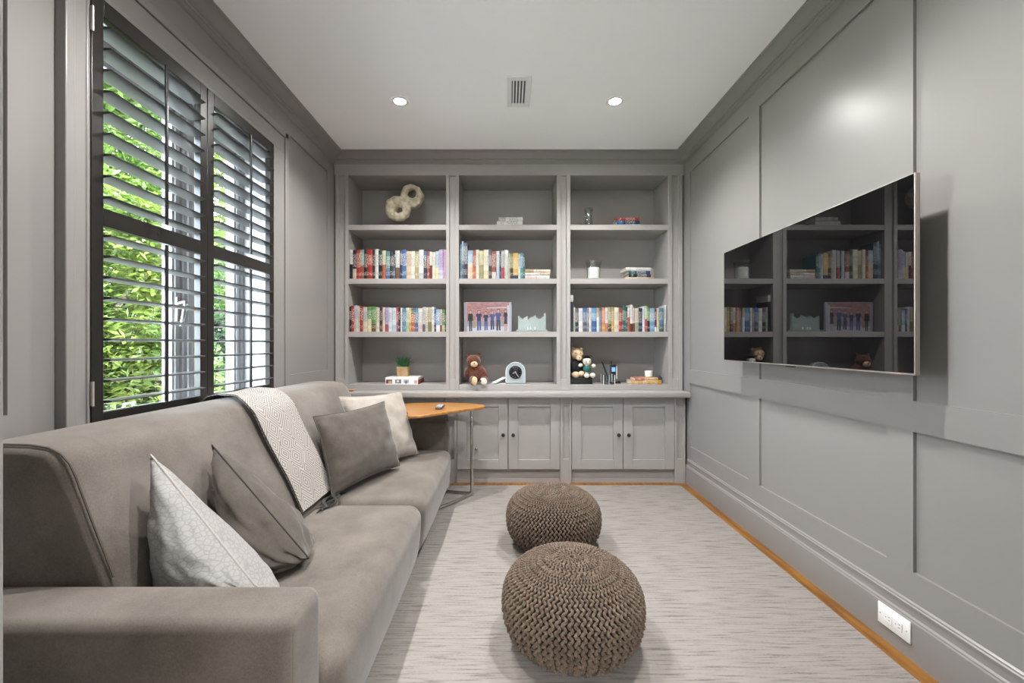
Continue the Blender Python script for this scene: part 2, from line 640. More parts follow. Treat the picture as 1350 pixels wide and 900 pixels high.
# ------------------------------------------------------------------ trees and ground outside
GRASS = mottled('lawn', (0.07, 0.14, 0.025), (0.14, 0.24, 0.05), 6, 0.9)
struct(MB().box(-30, -1.96, -12, 30, -0.6, -0.5), 'ground', GRASS)
BOUNCE_STONE = mottled('pale_bounce_stone', (0.47, 0.47, 0.47), (0.58, 0.58, 0.59), 7, 0.8)
struct(MB().box(-7.5, -1.96, -6, 14, -0.5, -0.46), 'terrace', BOUNCE_STONE)  # unseen pale slab, added to bounce daylight up through the louvres
BARK = mottled('bark', (0.10, 0.08, 0.06), (0.2, 0.17, 0.13), 10, 0.9, 0.6, 30)


def leaf_mat(name, c1, c2):
    m = bpy.data.materials.new(name)
    m.use_nodes = True
    n = m.node_tree
    b = n.nodes['Principled BSDF']
    out = n.nodes['Material Output']
    oi = n.nodes.new('ShaderNodeTexCoord')
    nz = n.nodes.new('ShaderNodeTexNoise')
    nz.inputs['Scale'].default_value = 2.2
    nz.inputs['Detail'].default_value = 6
    n.links.new(oi.outputs['Object'], nz.inputs['Vector'])
    rp = n.nodes.new('ShaderNodeValToRGB')
    rp.color_ramp.elements[0].position = 0.35
    rp.color_ramp.elements[1].position = 0.68
    rp.color_ramp.elements[0].color = (*c1, 1)
    rp.color_ramp.elements[1].color = (*c2, 1)
    n.links.new(nz.outputs['Fac'], rp.inputs['Fac'])
    n.links.new(rp.outputs['Color'], b.inputs['Base Color'])
    b.inputs['Roughness'].default_value = 0.5
    tr = n.nodes.new('ShaderNodeBsdfTranslucent')
    n.links.new(rp.outputs['Color'], tr.inputs['Color'])
    mx = n.nodes.new('ShaderNodeMixShader')
    mx.inputs['Fac'].default_value = 0.5
    n.links.new(b.outputs[0], mx.inputs[1])
    n.links.new(tr.outputs[0], mx.inputs[2])
    n.links.new(mx.outputs[0], out.inputs['Surface'])
    return m


LEAF = [leaf_mat('leaf_green', (0.012, 0.038, 0.005), (0.085, 0.135, 0.022)), leaf_mat('leaf_lime', (0.026, 0.055, 0.008), (0.125, 0.165, 0.028)),
        leaf_mat('leaf_bluegreen', (0.012, 0.038, 0.013), (0.055, 0.10, 0.035))]


def tree(x, y, zc, rad, cnt, mat, label, group, name='tree', size=0.042):
    t = thing(name, (x, y, -0.5), label, 'tree', group)
    rng = random.Random(int(x * 100 + y * 10))
    lobes = []
    for k in range(14):
        a = rng.uniform(0, 2 * PI)
        d = rng.uniform(0.15, 0.8)
        lobes.append((Vector((x + math.cos(a) * d * rad[0], y + math.sin(a) * d * rad[1], zc + rng.uniform(-0.75, 0.75) * rad[2])), rng.uniform(0.3, 0.5)))
    mb = MB()
    for k in range(cnt):
        c, s = rng.choice(lobes)
        d = Vector((rng.gauss(0, 1), rng.gauss(0, 1), rng.gauss(0, 1)))
        d.normalize()
        p = c + Vector((d.x * rad[0], d.y * rad[1], d.z * rad[2])) * s * rng.uniform(0.6, 1.0)
        if p.z < -0.45 or p.x > -2.15:
            continue
        u = Vector((rng.gauss(0, 1), rng.gauss(0, 1), rng.gauss(0, 0.5))).normalized()
        v = u.cross(Vector((rng.gauss(0, 0.5), rng.gauss(0, 0.5), 1)))
        if v.length < 0.05:
            continue
        v.normalize()
        nn = u.cross(v)
        L = size * rng.uniform(0.7, 1.4)
        W = L * 0.42
        mb.add([p - u * L, p + v * W - nn * 0.1 * L, p + u * L, p - v * W - nn * 0.1 * L], [(0, 1, 2, 3)])
    f = mb.build('foliage', mat, t, smooth=0)
    tb = MB()
    tb.tube([(x, y, -0.5), (x + 0.05, y, zc * 0.4), (x - 0.04, y + 0.06, zc), (x, y, zc + rad[2] * 0.7)], [0.11, 0.09, 0.06, 0.02], 8)
    for k in range(7):
        c, s = lobes[k]
        tb.tube([(x, y, zc - 0.3 * rad[2]), ((x + c.x) / 2, (y + c.y) / 2, (zc + c.z) / 2 - 0.05), tuple(c)], [0.045, 0.03, 0.012], 6)
    tb.build('trunk', BARK, t)
    return t


tree(-4.0, 3.7, 1.0, (1.0, 1.3, 1.6), 26000, LEAF[1], 'lime green bushy tree close outside the window, behind the lower louvres', None)
tree(-4.6, 5.3, 1.3, (1.2, 1.5, 1.9), 26000, LEAF[0], 'mid green leafy tree outside, behind the meeting shutter stiles', None, size=0.05)
tree(-5.0, 7.4, 1.2, (1.4, 1.6, 2.2), 22000, LEAF[2], 'blue green tree outside behind the shutter leaf by the bookcase', None, size=0.055)
tree(-6.6, 5.0, 4.2, (2.0, 2.3, 2.2), 16000, LEAF[0], 'tall tree with open crown against the sky behind the top louvres', None, size=0.065)
tree(-7.5, 9.5, 4.4, (2.4, 2.6, 3.2), 16000, LEAF[1], 'tall yellow green tree in the distance seen through the upper louvres', None, size=0.075)

# ------------------------------------------------------------------ plantation shutters
SY0, SY1, SZ0, SZ1 = 1.437, 2.556, 0.868, 2.365
SMID = (SY0 + SY1) / 2 - 0.006
SXF, SXB = -1.427, -1.457       # room face, outer face


def louvre_mesh(y0, y1):
    pts = []
    W, T = 0.0415, 0.0055
    for k in range(20):
        a = 2 * PI * k / 20
        ca, sa = math.cos(a), math.sin(a)
        pts.append((W * math.copysign(abs(ca) ** 0.8, ca), T * sa))
    return MB().prism(pts, y0, y1, 'y')


def shutter(y0, y1, hinge_y, label):
    t = thing('plantation_shutter', (SXF, (y0 + y1) / 2, SZ0), label, 'window shutter', 'louvred shutter leaves on the window')
    st = 0.043
    zr = (SZ0 + 0.040, 1.567, 1.629, SZ1 - 0.062)
    m = MB()
    m.box(SXB, SXF, y0, y0 + st, SZ0, SZ1)
    m.box(SXB, SXF, y1 - st, y1, SZ0, SZ1)
    for a, b_ in ((SZ0, zr[0]), (zr[1], zr[2]), (zr[3], SZ1)):
        m.box(SXB, SXF, y0 + st, y1 - st, a, b_)
    m.build('frame', BLACKP, t, bevel=0.002)
    lx = (SXF + SXB) / 2
    first = None
    for za, zb_ in ((zr[0], zr[1]), (zr[2], zr[3])):
        n_ = 9
        stp = (zb_ - za) / n_
        for k in range(n_):
            z = za + stp * (k + 0.5)
            if first is None:
                first = louvre_mesh(y0 + st + 0.002, y1 - st - 0.002)
                first = first.build('louver', LOUV, None, base=(0, 0, 0))
                first.parent = t
                o = first
            else:
                o = first.copy()
                COL.objects.link(o)
                o.parent = t
            o.location = Vector((lx, 0, z)) - t.location
            o.rotation_euler = (0, math.radians(-2), 0)
        yc = (y0 + y1) / 2
        MB().rbox(lx + 0.042, lx + 0.052, yc - 0.006, yc + 0.006, za + stp * 0.5 - 0.03, zb_ - stp * 0.2, 0.002).build('tilt_rod', BLACKP, t)
    for zc in ((SZ0 + 0.11, SZ1 - 0.10) if hinge_y < 2 else ()):
        h = MB()
        h.box(SXF - 0.001, SXF + 0.002, hinge_y - 0.004, hinge_y + 0.004, zc - 0.04, zc + 0.04)
        h.tube([(SXF + 0.004, hinge_y, zc - 0.042), (SXF + 0.004, hinge_y, zc + 0.042)], 0.004, 8)
        h.build('hinge', SILVER, t)
    for zc in (1.598,):
        MB().lathe([(0.0, 0.004), (0.004, 0.003), (0.005, 0)], (SXF, (y0 + y1) / 2, zc), 10, 'x').build('latch_knob', BLACKP, t)
    return t


shutter(SY0, SMID - 0.0015, SY0, 'black louvred shutter leaf hinged beside the doorway end of the window')
shutter(SMID + 0.0015, SY1, SY1, 'black louvred shutter leaf on the bookcase end of the window')

# ------------------------------------------------------------------ ceiling fittings
LENS = bpy.data.materials.new('lit_lamp_lens')
LENS.use_nodes = True
LENS.node_tree.nodes.clear()
_o = LENS.node_tree.nodes.new('ShaderNodeOutputMaterial')
_e = LENS.node_tree.nodes.new('ShaderNodeEmission')
_e.inputs['Color'].default_value = (1.0, 0.96, 0.90, 1)
_e.inputs['Strength'].default_value = 220
LENS.node_tree.links.new(_e.outputs[0], _o.inputs['Surface'])


def downlight(x, y, label, watts=LAMP_W):
    t = thing('recessed_downlight', (x, y, CZ), label, 'ceiling light', 'recessed ceiling downlights')
    MB().lathe([(0.036, -0.001), (0.038, -0.004), (0.058, -0.004), (0.060, -0.001), (0.060, 0.0)], (x, y, CZ), 32, close=False).build('trim_ring', WHITE, t)
    MB().lathe([(0.036, -0.0015), (0.02, -0.003), (0.001, -0.0035)], (x, y, CZ), 24).build('lens', LENS, t)
    L = bpy.data.lights.new('lamp_light', 'SPOT')
    L.energy = watts
    L.color = (1.0, 0.985, 0.975)
    L.spot_size = math.radians(142)
    L.spot_blend = 1.0
    L.shadow_soft_size = 0.03
    lo = bpy.data.objects.new('lamp_light', L)
    COL.objects.link(lo)
    lo.parent = t
    lo.location = (0, 0, -0.04)
    return t


downlight(-0.71, 2.75, 'lit round ceiling downlight nearer the window wall')
downlight(0.70, 2.75, 'lit round ceiling downlight nearer the TV wall')
downlight(-0.71, 1.41, 'lit round ceiling downlight over the sofa, out of frame')
downlight(0.64, 1.41, 'lit round ceiling downlight over the TV, out of frame')

downlight(-0.25, -1.9, 'added fill downlight in the unseen passage just outside the doorway, out of frame', PASSAGE_FILL_W)  # unseen lamps, added for soft fill from the front and on the ceiling
downlight(0.25, -3.3, 'added fill downlight deeper in the unseen passage, out of frame', PASSAGE_FILL_W)

t = thing('ceiling_vent', (0.065, 2.65, CZ), 'white rectangular air vent in the ceiling between the two downlights', 'air vent')
vx0, vx1, vy0, vy1 = -0.008, 0.141, 2.49, 2.81
m = MB()
for (a, b_, c, d) in ((vx0, vx0 + 0.03, vy0, vy1), (vx1 - 0.03, vx1, vy0, vy1), (vx0 + 0.03, vx1 - 0.03, vy0, vy0 + 0.04), (vx0 + 0.03, vx1 - 0.03, vy1 - 0.04, vy1)):
    m.box(a, b_, c, d, CZ - 0.006, CZ)
m.build('frame', WHITE, t, bevel=0.002)
MB().box(vx0 + 0.03, vx1 - 0.03, vy0 + 0.04, vy1 - 0.04, CZ - 0.0015, CZ - 0.0005).build('duct', flat('vent_duct_dark', (0.08, 0.08, 0.08), 0.8, lin=True), t)
for k in range(5):
    xk = vx0 + 0.036 + k * 0.0195
    MB().box(xk, xk + 0.009, vy0 + 0.04, vy1 - 0.04, CZ - 0.006, CZ - 0.002).build('slat', WHITE, t)

# ------------------------------------------------------------------ bookcase, worktop, cabinets
S = BY / F
bays = [((459 - VX) * S, (588 - VX) * S), ((605 - VX) * S, (734 - VX) * S), ((752 - VX) * S, (881 - VX) * S)]
TOP_O = 2.567
SH = [(2.108, 2.152), (1.655, 1.699), (1.207, 1.252)]
BOT = 0.805
BCK = 3.88
t = thing('built_in_bookcase', (0, BY, 0.757), 'greige built-in bookcase of three open bays above the counter', 'bookcase')
MB().box(LX + 0.002, RX - 0.002, BCK, BCK + 0.018, 0.757, 2.65).build('back_panel', CAB, t)


def pilaster(mb, x0, x1, y, z0, z1, g0=None, g1=None, zz0=None, zz1=None, depth=0.35):
    """an upright with a sunken groove down its face"""
    g0 = x0 + (x1 - x0) * 0.36 if g0 is None else g0
    g1 = x1 - (x1 - x0) * 0.20 if g1 is None else g1
    mb.box(x0, x1, y + 0.015, y + depth, z0, z1)
    mb.box(x0, g0, y, y + 0.015, z0, z1)
    mb.box(g1, x1, y, y + 0.015, z0, z1)
    mb.box(g0, g1, y, y + 0.015, z0, zz0)
    mb.box(g0, g1, y, y + 0.015, zz1, z1)


up = [(LX + 0.010, bays[0][0]), (bays[0][1], bays[1][0]), (bays[1][1], bays[2][0]), (bays[2][1], RX - 0.012)]
for k, (a, b_) in enumerate(up):
    m = MB()
    c = (a + b_) / 2
    pilaster(m, a, b_, BY, BOT - 0.048, TOP_O, c - 0.026, c + 0.026, 0.852, TOP_O - 0.004, BCK - BY)
    m.build('divider' if k in (1, 2) else 'side_panel', CAB, t, bevel=0.0015)
m = MB()
m.box(LX + 0.002, RX - 0.002, BY, BY + 0.02, TOP_O, CZ - 0.001)
m.box(LX + 0.002, RX - 0.002, BY + 0.02, BCK, TOP_O, TOP_O + 0.02)
m.build('frieze', CAB, t)
for a, b_ in bays:
    for z0, z1 in SH:
        MB().box(a, b_, BY + 0.003, BCK, z0, z1).build('shelf', CAB, t, bevel=0.0015)
    MB().box(a, b_, BY + 0.003, BCK, BOT - 0.048, BOT).build('shelf', CAB, t, bevel=0.0015)

WT = MB().rbox(LX + 0.002, RX - 0.006, 3.39, 3.885, 0.713, 0.757, 0.006, 2).build('worktop', CAB, base=(0, 3.39, 0.713))
tag(WT, 'greige counter ledge running under the bookcase above the cupboards', 'counter')

KY = 3.456
dsets = [((-1.369, -0.952), (-0.946, -0.529), 'greige cupboard mostly hidden behind the sofa below the window-side bay'),
         ((-0.4195, -0.0035), (0.003, 0.4245), 'greige two-door cupboard below the middle bay, behind the small table'),
         ((0.5255, 0.9445), (0.950, 1.3685), 'greige two-door cupboard below the bay beside the TV wall')]
pil = [(LX + 0.004, -1.372), (-0.524, -0.4235), (0.428, 0.5215), (1.372, RX - 0.02)]
for k, (d1, d2, lab) in enumerate(dsets):
    x0, x1 = d1[0] - 0.003, d2[1] + 0.003
    t = thing('base_cabinet', ((x0 + x1) / 2, KY, 0), lab, 'cabinet', 'base cupboards under the counter')
    m = MB()
    m.box(x0, x1, KY + 0.022, 3.885, 0.10, 0.712)
    m.build('carcass', CAB, t)
    MB().box(x0, x1, KY + 0.03, KY + 0.05, 0, 0.10).build('plinth', CAB, t)
    MB().box(x0, x1, KY + 0.022, KY + 0.03, 0.0, 0.035).build('plinth_strip', CAB, t)
    ps = [pil[k]] + ([pil[3]] if k == 2 else [])
    for a, b_ in ps:
        m = MB()
        pilaster(m, a, b_, KY, 0, 0.712, (a + b_) / 2 - 0.024, (a + b_) / 2 + 0.028, 0.20, 0.645, 0.05)
        m.build('pilaster', CAB, t, bevel=0.0015)
    for i, (a, b_) in enumerate((d1, d2)):
        m = MB()
        fw = 0.076
        z0, z1 = 0.116, 0.706
        m.box(a, a + fw, KY, KY + 0.02, z0, z1)
        m.box(b_ - fw, b_, KY, KY + 0.02, z0, z1)
        m.box(a + fw, b_ - fw, KY, KY + 0.02, z0, z0 + 0.078)
        m.box(a + fw, b_ - fw, KY, KY + 0.02, z1 - 0.074, z1)
        m.box(a + fw, b_ - fw, KY + 0.014, KY + 0.018, z0 + 0.078, z1 - 0.074)
        d = m.build('door', CAB, t, bevel=0.0012)
        kx = b_ - 0.038 if i == 0 else a + 0.038
        MB().lathe([(0.007, 0.0), (0.0055, 0.004), (0.005, 0.012), (0.012, 0.016), (0.0155, 0.021), (0.0145, 0.027), (0.008, 0.0305), (0.001, 0.031)], (kx, KY, 0.402), 20, 'y').build('knob', KNOB, d)
        if k == 1 and i == 0:
            mk = MB().lathe([(0.012, 0), (0.012, 0.006), (0.009, 0.009), (0.001, 0.010)], at(628, 592, KY) + Vector((0, 0.010, 0)), 16, 'y')
            lk = mk.build('lock', STEEL, d)
            lk['label'] = 'small silver lock'

# ------------------------------------------------------------------ rug
m = MB().rbox(-1.25, 1.389, 0.42, 3.38, 0.0, 0.012, 0.004, 2)
tag(m.build('rug', RUG, base=(0, 1.9, 0)), 'pale grey beige rug with fine cross streaks on the wood floor', 'rug')

# ------------------------------------------------------------------ sofa
sofa = thing('sofa', (-0.93, 2.0, 0.0), 'long taupe upholstered sofa with low block arms under the window', 'sofa')
ARM_H, SEAT_H = 0.57, 0.375
XA = -0.452
for y0, y1 in ((0.867, 1.022), (3.114, 3.27)):
    a = MB().rbox(-1.425, XA, y0, y1, 0.04, ARM_H, 0.028, 5).build('armrest', SOFA, sofa)
    pb = MB()
    zz, r_ = ARM_H - 0.006, 0.006
    pb.tube([(XA - 0.004, y0 + 0.018, 0.08), (XA - 0.004, y0 + 0.018, zz - 0.022), (XA - 0.024, y0 + 0.02, zz - 0.003)], 0.002, 6)
    pb.build('seam', SOFAPIPE, a)
prof = [(-1.43, 0.08), (-1.43, 0.80), (-1.425, 0.84), (-1.41, 0.868), (-1.385, 0.886), (-1.34, 0.896), (-1.26, 0.901), (-1.18, 0.899), (-1.135, 0.892), (-1.105, 0.877), (-1.083, 0.853),
        (-1.068, 0.82), (-1.050, 0.77), (-1.02, 0.69), (-0.975, 0.575), (-0.94, 0.47), (-0.91, 0.36), (-0.90, 0.08)]


def back_mesh(y0, y1):
    """the backrest: its profile swept along the wall with rounded ends"""
    cx, cz = -1.2, 0.5
    secs = []
    r = 0.05
    for k in range(7):
        a = PI / 2 * k / 6
        secs.append((y0 + r * (1 - math.sin(a)), 0.028 * (1 - math.cos(a)) if False else r * (1 - math.cos(PI / 2 - a)) * 0.5))
    secs = secs[::-1]
    out = [(y0 + 0.0, 0.022), (y0 + 0.003, 0.014), (y0 + 0.009, 0.007), (y0 + 0.018, 0.002), (y0 + 0.03, 0.0)]
    ny = 40
    mid = [(y0 + 0.03 + (y1 - y0 - 0.15) * k / ny, 0.0) for k in range(1, ny)]
    end = [(y1 - 0.12, 0.0), (y1 - 0.09, 0.003), (y1 - 0.06, 0.010), (y1 - 0.035, 0.022), (y1 - 0.015, 0.04), (y1 - 0.004, 0.06), (y1, 0.08)]
    secs = out + mid + end
    n_ = len(prof)
    vs, fs = [], []
    for y, d in secs:
        for i, (x, z) in enumerate(prof):
            px, pz = x, z
            if z > 0.2:
                v = Vector((cx - x, max(0.55, min(0.8, z)) - z if z > 0.8 else 0))
                if z > 0.79:
                    pz = z - d
                if x > -1.13 or z < 0.8:
                    px = x - d * (1 if x > -1.2 else -1)
                wv = 0.004 * math.sin(y * 7 + z * 5) if x > -1.1 and z > 0.4 else 0
                px += wv
            vs.append((px, y, pz))
    for s_ in range(len(secs) - 1):
        for i in range(n_):
            j = (i + 1) % n_
            fs.append((s_ * n_ + i, s_ * n_ + j, (s_ + 1) * n_ + j, (s_ + 1) * n_ + i))
    fs.append(tuple(range(n_)))
    fs.append(tuple(range((len(secs) - 1) * n_, len(secs) * n_)))
    mb = MB()
    mb.add(vs, fs)
    return mb


BK0, BK1 = 1.022, 2.93
bk = back_mesh(BK0, BK1).build('backrest', SOFA, sofa, smooth=50)
pb = MB()
pp = [(x + (0.0 if z > 0.85 else 0.001), BK0 + 0.014, z + (0.001 if z > 0.85 else 0)) for x, z in prof if z > 0.5]
pb.tube(pp, 0.0028, 6)
pb.build('piping', SOFAPIPE, bk)


def seat_fn(y0, y1):
    def fn(p):
        x, y, z = p
        u = (y - y0) / (y1 - y0) * 2 - 1
        crown = 0.014 * (1 - u ** 4) * (1 if z > 0.3 else 0)
        front = 0.0
        if x > -0.6:
            front = 0.022 * (1 - u ** 6) * max(0, math.sin(max(0, min(1, (z - 0.08) / 0.30)) * PI))
        return Vector((x + front + (z - 0.375) * 0.10 * (1 if x > -0.6 else 0), y, z - 0.006 + crown))
    return fn


for y0, y1 in ((1.026, 2.066), (2.069, 3.110)):
    MB().rbox(-0.98, -0.418, y0, y1, 0.085, SEAT_H, 0.062, 8, 0.06, seat_fn(y0, y1)).build('seat_cushion', SOFA, sofa, smooth=60)
m = MB()
m.rbox(-1.40, -0.49, 0.90, 3.24, 0.045, 0.10, 0.01)
m.build('base_frame', SOFAPIPE, sofa)
for fx in (-1.32, -0.55):
    for fy in (0.95, 3.18):
        MB().lathe([(0.022, 0.012), (0.022, 0.05)], (fx, fy, 0), 16).build('foot', BLACK, sofa)


# ------------------------------------------------------------------ pillows
def pillow(name, A, B, Cc, D, thick, mat, label, group, n_=30, wr=0.006, seam=None, seed=0, bow=0.07, pipe_r=0.003, front=1.15):
    """corners in order: top-back, top-front, bottom-front, bottom-back"""
    A, B, Cc, D = map(Vector, (A, B, Cc, D))
    c0 = (A + B + Cc + D) / 4
    base = Vector((c0.x, c0.y, min(p.z for p in (A, B, Cc, D))))
    from mathutils import noise as ns
    nn = ((B - A).cross(D - A)).normalized()
    vs, fs = [], []
    idx = {}
    for side in (1, -1):
        for i in range(n_ + 1):
            for j in range(n_ + 1):
                u, v = i / n_ * 2 - 1, j / n_ * 2 - 1
                edge = i in (0, n_) or j in (0, n_)
                if side == -1 and edge:
                    idx[(side, i, j)] = idx[(1, i, j)]
                    continue
                us = u * (1 - bow * (1 - v * v) * abs(u) ** 3)
                vs_ = v * (1 - bow * (1 - u * u) * abs(v) ** 3)
                s, t_ = (us + 1) / 2, (vs_ + 1) / 2
                p = A * (1 - s) * (1 - t_) + B * s * (1 - t_) + Cc * s * t_ + D * (1 - s) * t_
                h = (max(0, (1 - u * u)) ** 0.48) * (max(0, (1 - v * v)) ** 0.48)
                h *= 1 + 0.18 * v                      # fuller towards the bottom
                edgeness = 1 - (1 - u ** 4) * (1 - v ** 4)
                wrk = ns.noise(Vector((u * 2.0 + seed, v * 7.0, seed * 1.7 + side))) * wr * (0.3 + 1.4 * edgeness) * (0 if edge else 1)
                wrk += ns.noise(Vector((u * 3.5, v * 3.0 + seed, seed + side * 3))) * wr * 1.2 * (0 if edge else 1)
                q = p + nn * side * (h * thick / 2 * (1.15 if side > 0 else front) + wrk)
                idx[(side, i, j)] = len(vs)
                vs.append(q)
        for i in range(n_):
            for j in range(n_):
                f = (idx[(side, i, j)], idx[(side, i + 1, j)], idx[(side, i + 1, j + 1)], idx[(side, i, j + 1)])
                fs.append(f if side == 1 else f[::-1])
    mb = MB()
    mb.add(vs, fs)
    o = mb.build(name, mat, base=base, smooth=75)
    tag(o, label, 'cushion', group)
    loop = [vs[idx[(1, i, 0)]] for i in range(n_)] + [vs[idx[(1, n_, j)]] for j in range(n_)] + [vs[idx[(1, i, n_)]] for i in range(n_, 0, -1)] + [vs[idx[(1, 0, j)]] for j in range(n_, 0, -1)]
    pm = MB()
    pm.tube(loop, pipe_r, 6, True)
    pm.build('welt', seam or mat, o)
    return o


# pebbled white cover
PEB, n, b = new_mat('pebbled_ivory_fabric')
tc = n.nodes.new('ShaderNodeTexCoord')
vo = n.nodes.new('ShaderNodeTexVoronoi')
vo.feature = 'DISTANCE_TO_EDGE'
vo.inputs['Scale'].default_value = 60
mp = n.nodes.new('ShaderNodeMapping')
mp.inputs['Scale'].default_value = (0.8, 0.8, 1.3)
n.links.new(tc.outputs['Object'], mp.inputs['Vector'])
n.links.new(mp.outputs['Vector'], vo.inputs['Vector'])
rp = n.nodes.new('ShaderNodeValToRGB')
rp.color_ramp.elements[0].position = 0.02
rp.color_ramp.elements[0].color = (0.245, 0.24, 0.232, 1)
rp.color_ramp.elements[1].position = 0.13
rp.color_ramp.elements[1].color = (0.31, 0.303, 0.292, 1)
n.links.new(vo.outputs['Distance'], rp.inputs['Fac'])
n.links.new(rp.outputs['Color'], b.inputs['Base Color'])
b.inputs['Roughness'].default_value = 0.7
bp = n.nodes.new('ShaderNodeBump')
bp.inputs['Strength'].default_value = 0.5
bp.inputs['Distance'].default_value = 0.004
n.links.new(rp.outputs['Color'], bp.inputs['Height'])
n.links.new(bp.outputs['Normal'], b.inputs['Normal'])
SEAMW = flat('ivory_seam', (0.42, 0.40, 0.37), 0.8, lin=True)
SEAMD = flat('dark_seam', (0.035, 0.03, 0.026), 0.8, lin=True)

GP = 'cushions on the sofa'
pillow('throw_pillow', (-1.005, 1.18, 0.838), (-0.712, 1.175, 0.475), (-0.655, 1.21, 0.405), (-0.945, 1.14, 0.41), 0.27, PEB,
       'ivory pebble-textured cushion leaning in the corner behind the sofa arm', GP, seed=3, seam=SEAMW, bow=0.0, wr=0.007, front=0.75)
pillow('throw_pillow', (-1.010, 1.43, 0.805), (-0.680, 1.43, 0.420), (-0.72, 1.48, 0.392), (-0.90, 1.45, 0.40), 0.25, TAUPE,
       'wrinkled dark taupe cushion slumped behind the ivory cushion, nearer the blanket', GP, seed=9, wr=0.016, seam=SEAMD, bow=0.0)
pillow('throw_pillow', (-1.005, 2.16, 0.775), (-0.775, 2.62, 0.79), (-0.665, 2.57, 0.405), (-0.865, 2.06, 0.40), 0.15, TAUPE,
       'plain dark taupe cushion leaning in front of the oatmeal cushion', GP, seed=14, wr=0.006)
pillow('throw_pillow', (-1.01, 2.50, 0.835), (-0.735, 2.88, 0.825), (-0.615, 2.86, 0.405), (-0.85, 2.42, 0.40), 0.13, CREAM,
       'oatmeal linen cushion at the far end of the sofa behind a dark cushion', GP, seed=21, wr=0.006)

# ------------------------------------------------------------------ throw blanket over the sofa back
THROW, n, b = new_mat('maze_pattern_throw')
uv = n.nodes.new('ShaderNodeUVMap')
mp = n.nodes.new('ShaderNodeMapping')
mp.inputs['Scale'].default_value = (9, 9, 1)
mp.inputs['Rotation'].default_value = (0, 0, 0.0)
vo = n.nodes.new('ShaderNodeTexVoronoi')
vo.voronoi_dimensions = '2D'
vo.distance = 'MANHATTAN'
vo.inputs['Scale'].default_value = 1.0
vo.inputs['Randomness'].default_value = 0.45
mu = n.nodes.new('ShaderNodeMath')
mu.operation = 'MULTIPLY'
mu.inputs[1].default_value = 2 * PI * 6.5
sn = n.nodes.new('ShaderNodeMath')
sn.operation = 'SINE'
rp = n.nodes.new('ShaderNodeValToRGB')
rp.color_ramp.elements[0].position = 0.30
rp.color_ramp.elements[0].color = (0.20, 0.175, 0.150, 1)
rp.color_ramp.elements[1].position = 0.55
rp.color_ramp.elements[1].color = (0.40, 0.38, 0.36, 1)
m1 = n.nodes.new('ShaderNodeMath')
m1.operation = 'MULTIPLY_ADD'
m1.inputs[1].default_value = 0.5
m1.inputs[2].default_value = 0.5
n.links.new(uv.outputs['UV'], mp.inputs['Vector'])
n.links.new(mp.outputs['Vector'], vo.inputs['Vector'])
n.links.new(vo.outputs['Distance'], mu.inputs[0])
n.links.new(mu.outputs[0], sn.inputs[0])
n.links.new(sn.outputs[0], m1.inputs[0])
n.links.new(m1.outputs[0], rp.inputs['Fac'])
n.links.new(rp.outputs['Color'], b.inputs['Base Color'])
b.inputs['Roughness'].default_value = 0.85
b.inputs['Specular IOR Level'].default_value = 0.2

bp_prof = [(-1.440, 0.60), (-1.442, 0.80), (-1.437, 0.845), (-1.418, 0.876), (-1.388, 0.896), (-1.34, 0.907), (-1.26, 0.912), (-1.18, 0.910), (-1.13, 0.902), (-1.096, 0.884),
           (-1.072, 0.857), (-1.056, 0.82), (-1.038, 0.77), (-1.008, 0.69), (-0.963, 0.575), (-0.930, 0.475), (-0.905, 0.412)]
# resample
dense = []
for i in range(len(bp_prof) - 1):
    a, b_ = Vector(bp_prof[i]), Vector(bp_prof[i + 1])
    k_ = max(1, int((b_ - a).length / 0.02))
    for k in range(k_):
        dense.append(a.lerp(b_, k / k_))
dense.append(Vector(bp_prof[-1]))
arc = [0.0]
for i in range(1, len(dense)):
    arc.append(arc[-1] + (dense[i] - dense[i - 1]).length)
NY = 24


def lerp_tab(f, tab):
    for (a, va), (b_, vb) in zip(tab, tab[1:]):
        if f <= b_:
            u = (f - a) / (b_ - a)
            u = u * u * (3 - 2 * u)
            return va + (vb - va) * u
    return tab[-1][1]


vs, fs, uvs = [], [], []
for lay in (0, 1):
    for i, p in enumerate(dense):
        for j in range(NY + 1):
            s = j / NY
            f_ = arc[i] / arc[-1]
            ya_ = lerp_tab(f_, ((0, 1.97), (0.3, 1.94), (0.42, 1.86), (0.55, 1.75), (1, 1.83)))
            yb_ = lerp_tab(f_, ((0, 2.30), (0.3, 2.27), (0.42, 2.17), (0.55, 2.075), (1, 2.14)))
            y = ya_ + (yb_ - ya_) * s
            tk = 0.005 if lay else -0.002
            bumpy = 0.004 * math.sin(s * 9 + f_ * 4) * (1 if lay or True else 0)
            d2 = dense[min(i + 1, len(dense) - 1)] - dense[max(i - 1, 0)]
            nv = Vector((-d2.y, d2.x)).normalized()
            off = tk + max(0, bumpy) + 0.006
            vs.append((p.x + nv.x * off, y, p.y + nv.y * off))
            uvs.append((s * 0.33, arc[i]))
M1 = len(dense) * (NY + 1)
for lay in (0, 1):
    for i in range(len(dense) - 1):
        for j in range(NY):
            a = lay * M1 + i * (NY + 1) + j
            f = (a, a + 1, a + NY + 2, a + NY + 1)
            fs.append(f if lay else f[::-1])
rim = [i * (NY + 1) for i in range(len(dense))] + [(len(dense) - 1) * (NY + 1) + j for j in range(1, NY + 1)] + [i * (NY + 1) + NY for i in range(len(dense) - 2, -1, -1)] + [j for j in range(NY - 1, 0, -1)]
for k in range(len(rim)):
    a, b_ = rim[k], rim[(k + 1) % len(rim)]
    fs.append((a, b_, b_ + M1, a + M1))
mb = MB()
mb.add(vs, fs)
th = mb.build('throw_blanket', THROW, base=(-1.1, 1.88, 0.41), smooth=60)
tag(th, 'taupe and white maze-patterned throw draped over the sofa back', 'blanket')
ul = th.data.uv_layers.new(name='UVMap')
